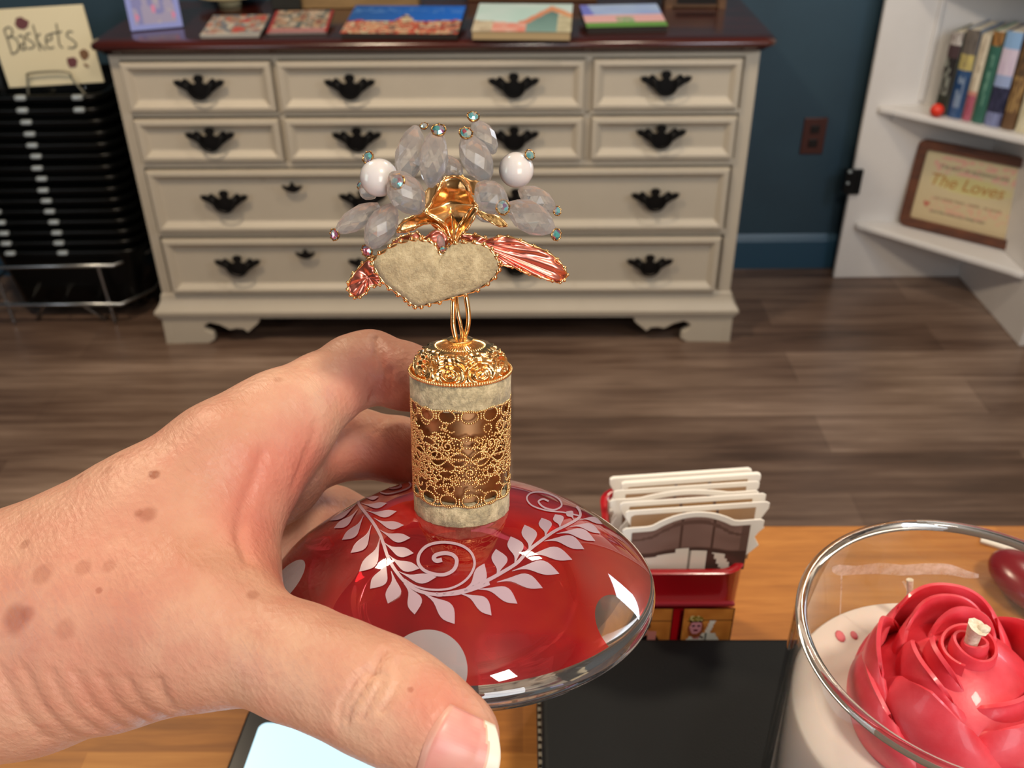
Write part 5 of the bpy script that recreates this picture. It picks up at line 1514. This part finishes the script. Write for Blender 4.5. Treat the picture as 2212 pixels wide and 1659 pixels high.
def hand_mesh(step):
    allp = [P3(*p)[0] for c in palm+[thumb, index_, middle, ring_, pinky] for p in c]
    lo = np.min(allp, axis=0)-0.032; hi = np.max(allp, axis=0)+0.032
    lo[0] = max(lo[0], -0.165)
    ax = [np.arange(lo[i], hi[i], step) for i in range(3)]
    nx, ny, nz = map(len, ax)
    V = np.empty((nx, ny, nz), np.float32)
    # coarse skip: evaluate slab by slab
    YY, ZZ = np.meshgrid(ax[1], ax[2], indexing='ij')
    for i in range(nx):
        G = np.stack([np.full_like(YY, ax[0][i]), YY, ZZ], -1)
        V[i] = field(G)
    V[0] = np.maximum(V[0], 0.0005)
    return surface_nets(V, lo, step)
def surface_nets(V, lo, step):
    S = V < 0
    nx, ny, nz = V.shape
    c = [S[dx:nx-1+dx, dy:ny-1+dy, dz:nz-1+dz] for dx in (0, 1) for dy in (0, 1) for dz in (0, 1)]
    cnt = sum(x.astype(np.int8) for x in c)
    act = (cnt > 0) & (cnt < 8)
    I, J, K = np.nonzero(act)
    idx = -np.ones(act.shape, np.int64); idx[I, J, K] = np.arange(len(I))
    acc = np.zeros((len(I), 3)); n = np.zeros(len(I))
    corners = [(a, b, cc) for a in (0, 1) for b in (0, 1) for cc in (0, 1)]
    for p in corners:
        for ax_ in range(3):
            if p[ax_]: continue
            q = list(p); q[ax_] = 1
            v0 = V[I+p[0], J+p[1], K+p[2]]; v1 = V[I+q[0], J+q[1], K+q[2]]
            m = (v0 < 0) != (v1 < 0)
            t = np.where(m, v0/(v0-v1+1e-20), 0)
            pos = np.tile(np.array(p, float), (len(I), 1)); pos[:, ax_] = t
            acc += np.where(m[:, None], pos, 0); n += m
    vs = (acc/n[:, None]+np.stack([I, J, K], 1))*step+lo
    faces = []
    for ax_ in range(3):
        o1, o2 = [(1, 2), (2, 0), (0, 1)][ax_]
        sl0 = [slice(None)]*3; sl1 = [slice(None)]*3; sl0[ax_] = slice(0, -1); sl1[ax_] = slice(1, None)
        A = S[tuple(sl0)]; B = S[tuple(sl1)]
        X = np.nonzero(A != B); X = np.array(X)
        ok = (X[o1] > 0) & (X[o2] > 0) & (X[o1] < V.shape[o1]-1) & (X[o2] < V.shape[o2]-1)
        X = X[:, ok]
        def g(d1, d2):
            Y = X.copy(); Y[o1] += d1; Y[o2] += d2; return idx[Y[0], Y[1], Y[2]]
        a, b, c_, d = g(-1, -1), g(0, -1), g(0, 0), g(-1, 0)
        flip = A[X[0], X[1], X[2]]
        q1 = np.stack([a, b, c_, d], 1); q2 = q1[:, ::-1]
        faces.append(np.where(flip[:, None], q1, q2))
    return vs, np.concatenate(faces)
hv, hf = hand_mesh(HSTEP)
# normals by gradient of the field
e = 0.0004
def grad(Pn):
    g = np.stack([field(Pn+np.eye(3)[i]*e)-field(Pn-np.eye(3)[i]*e) for i in range(3)], -1)
    return g/(np.linalg.norm(g, axis=1, keepdims=True)+1e-12)
HN = grad(hv)
tree = BVHTree.FromPolygons([Vector(v.tolist()) for v in hv], [tuple(int(i) for i in f) for f in hf])
disp = np.zeros(len(hv))
def crease(pts, depth, width):
    global disp
    P = smoothpath([(p[0], p[1], 0) for p in pts], 6); W = []
    for p in P:
        q, n = cast(p[0], p[1], tree)
        if q is not None: W.append(np.array(q))
    if len(W) < 2: return
    W = np.array(W)
    best = np.full(len(hv), 9.0)
    near = np.linalg.norm(hv-W.mean(0), axis=1) < 0.05
    Hn = hv[near]; b = np.full(len(Hn), 9.0)
    for a, c_ in zip(W, W[1:]):
        ba = c_-a; t = np.clip(((Hn-a)@ba)/(ba@ba+1e-14), 0, 1)
        b = np.minimum(b, np.linalg.norm(Hn-a-t[:, None]*ba, axis=1))
    best[near] = b
    disp -= depth*np.exp(-(best/width)**2)
def c4(x, y): return (x/1.73, 700+y/1.73)
# thumb knuckle creases
for pts, dp_, w in (([(1440, 1225), (1395, 1290), (1350, 1370), (1310, 1430), (1290, 1490)], .0012, .0008), ([(1360, 1290), (1310, 1360), (1270, 1440), (1262, 1500)], .0009, .0008),
                    ([(1490, 1260), (1500, 1310), (1470, 1380), (1430, 1440)], .0008, .0007), ([(1400, 1300), (1430, 1330), (1390, 1400), (1350, 1470)], .0008, .0007)):
    crease([c4(*p) for p in pts], dp_, w)
# wrist folds at lower left
for i in range(7):
    x = 40+i*95
    crease([c4(x-40+0, 1290+i*8), c4(x+10, 1400+i*4), c4(x+60, 1480-i*6), c4(x+130, 1550-i*14)], .0006, .0012)
crease([c4(595, 1330), c4(610, 1380), c4(640, 1420)], .0008, .0009)
# web fold beside the palm
crease([c4(985, 480), c4(960, 560), c4(915, 680), c4(895, 780), c4(925, 880)], .0009, .0016)
crease([c4(1180, 380), c4(1165, 440), c4(1130, 520), c4(1095, 610)], .0004, .0012)
# index finger crease at its middle joint
crease([(812, 728), (818, 770), (826, 815), (806, 862)], .0012, .0012)
crease([(842, 800), (840, 830), (825, 860)], .0008, .001)
hv = hv+HN*disp[:, None]
me = bpy.data.meshes.new('hand'); me.from_pydata(hv.tolist(), [], hf.tolist()); me.update()
me.polygons.foreach_set('use_smooth', [True]*len(me.polygons))
def skin():
    t = NT('skin').set(rough=0.48, sss=0.12, ssss=0.006, sssr=(1.0, 0.35, 0.2), spec=0.4)
    c = t.coord()
    big = t.noise(c, 22, 4, 0.6); med = t.noise(c, 130, 5, 0.65); fine = t.noise(c, 900, 4, 0.7)
    base = t.ramp(big, [(0.30, C('#bf8870')), (0.5, C('#cf9d84')), (0.70, C('#dab094'))])
    base = t.mix(t.ramp(med, [(0.42, (0, 0, 0)), (0.66, (0.45,)*3)]), base, C('#c98672'))
    tc = t.node('ShaderNodeTexCoord')
    def blob(px, py, r, col, base, soft=0.5, wob=0.0006, fac=0.75):
        q, n = cast(px, py, tree)
        if q is None: return base
        vs_ = t.node('ShaderNodeVectorMath'); vs_.operation = 'DISTANCE'; t.l.new(tc.outputs['Object'], vs_.inputs[0]); vs_.inputs[1].default_value = tuple(q)
        dd = t.math('ADD', vs_.outputs['Value'], t.math('MULTIPLY', t.math('SUBTRACT', med, 0.5), wob*6))
        mr = t.node('ShaderNodeMapRange'); t.l.new(dd, mr.inputs[0]); mr.inputs[1].default_value = r*(1-soft); mr.inputs[2].default_value = r*(1+soft); mr.inputs[3].default_value = fac; mr.inputs[4].default_value = 0.0
        mr.interpolation_type = 'SMOOTHSTEP'
        return t.mix(mr.outputs[0], base, col)
    # freckles
    for px, py, r, f in ((334, 1025, .0011, .8), (316, 1112, .0020, .55), (300, 1108, .0012, .5), (232, 1015, .0012, .3), (262, 985, .0009, .3), (175, 1028, .0010, .35), (34, 1338, .0030, .6), (60, 1325, .0018, .5),
                         (140, 1362, .0020, .3), (90, 1240, .0022, .35), (180, 1225, .0016, .35), (235, 1222, .0014, .35), (55, 1175, .0010, .4), (545, 1285, .0012, .4), (1018/1.0-130, 1490, .0006, .5), (683, 758, .0010, .3), (600, 820, .0010, .25), (213, 1275, .0007, .5)):
        base = blob(px, py, r, C('#8f5038'), base, 0.45, 0.0005, f)
    # rosy areas of the skin itself: web fold, finger undersides, around the nail
    for px, py, r, f in ((555, 1010, .006, .35), (548, 1130, .008, .45), (590, 1230, .006, .3), (650, 1010, .010, .5), (740, 1010, .012, .35), (840, 835, .010, .45), (860, 1010, .010, .5), (950, 1515, .006, .4), (150, 1330, .020, .18), (760, 850, .008, .25)):
        base = blob(px, py, r, C('#c9584e'), base, 0.9, 0.0, f)
    t.col(base)
    arm = pt(600, 900, .25)-pt(0, 1350, .23); arm /= np.linalg.norm(arm)
    sdv = np.cross(arm, FW); sdv /= np.linalg.norm(sdv); oth = np.cross(arm, sdv)
    def dot(v):
        x = t.node('ShaderNodeVectorMath'); x.operation = 'DOT_PRODUCT'; t.l.new(tc.outputs['Object'], x.inputs[0]); x.inputs[1].default_value = tuple(float(q) for q in v); return x.outputs['Value']
    cb = t.node('ShaderNodeCombineXYZ'); al = dot(arm)
    t.l.new(t.math('MULTIPLY', al, 620.0), cb.inputs[0]); t.l.new(t.math('MULTIPLY', dot(sdv), 130.0), cb.inputs[1]); t.l.new(t.math('MULTIPLY', dot(oth), 130.0), cb.inputs[2])
    lines = t.noise(cb.outputs[0], 1.0, 4, 0.6, 0.8)
    vo = t.node('ShaderNodeTexVoronoi'); vo.inputs['Scale'].default_value = 650; t.l.new(t.coord(scale=(1, 1, 1)), vo.inputs['Vector'])
    h = t.math('ADD', t.math('MULTIPLY', fine, 0.5), t.math('ADD', t.math('MULTIPLY', vo.outputs['Distance'], 0.5), t.math('ADD', t.math('MULTIPLY', med, 0.7), t.math('MULTIPLY', lines, 0.9))))
    t.bump(h, 0.48, 0.0006)
    rr = t.ramp(fine, [(0.4, (0.38,)*3), (0.7, (0.55,)*3)]); t.l.new(rr, t.b.inputs['Roughness'])
    return t.m
M_SKIN = skin()
hc = empty('hand', (0, 0, 0), 0, 'freckled hand reaching in from the left, thumb and fingers holding the red perfume bottle', 'hand')
ho = link('skin_body', me, M_SKIN, hc, False)
# thumbnail: plate bedded on the thumb tip, its grown edge standing free
def nail_px(a, b):
    t = (b+1)/2
    c0 = np.array([972.0, 1524])*(1-t)+np.array([900.0, 1672])*t
    c1_ = np.array([1062.0, 1566])*(1-t)+np.array([1030.0, 1712])*t
    dx = np.array([0.87, 0.49])
    c0 = c0-dx*14*(1-b*b); c1_ = c1_+dx*(6+30*(1-b*b))
    return c0*(1-a)+c1_*a
def nail_pt(a, b):
    aa = min(a, 0.66)
    def on(q):
        p = nail_px(q, b); h, n = cast(p[0], p[1], tree)
        if h is None: return None
        return (np.array(h)-CAM)@FW
    z = on(aa)
    if z is None: z = 0.181
    z0 = on(aa-0.2); sl = 0.0 if z0 is None else max(-0.004, min(0.004, (z-z0)/0.2*0.5))
    crown = 0.0009*(1-b*b)+0.0003
    if a > aa: z = z+sl*(a-aa)
    edge = min(1.0, a/0.10)
    p = nail_px(a, b)
    return pt(p[0], p[1], z-crown*edge+0.0006*(1-edge))
NNu, NNv = 30, 22
vs = [nail_pt(i/NNu, -1+2*j/NNv) for j in range(NNv+1) for i in range(NNu+1)]
fs = [(j*(NNu+1)+i, j*(NNu+1)+i+1, (j+1)*(NNu+1)+i+1, (j+1)*(NNu+1)+i) for j in range(NNv) for i in range(NNu)]
M_NAIL = painted_mat('nail_plate', 0.42, coat=0.15, coatr=0.3, sss=0.1, ssss=0.002)
def nailcol(a, b):
    edge = 0.82-0.07*b*b
    if a > edge+0.02: return C('#ece4d4')
    if a > edge-0.02: return C('#e4b8a0')
    return mixc(C('#d88f86'), C('#dfa498'), n2(a, b, 5)) if a > 0.09 else C('#dfa898')
no = printed('thumbnail', lambda a, b: nail_pt(a, -1+2*b), lambda a, b: nailcol(a, -1+2*b), NNu, NNv, hc, world=False, mat=M_NAIL)
no.data.polygons.foreach_set('use_smooth', [True]*len(no.data.polygons))
s = no.modifiers.new('s', 'SOLIDIFY'); s.thickness = 0.0005; s.offset = -1
no['label'] = 'pink thumbnail with a pale grown tip'
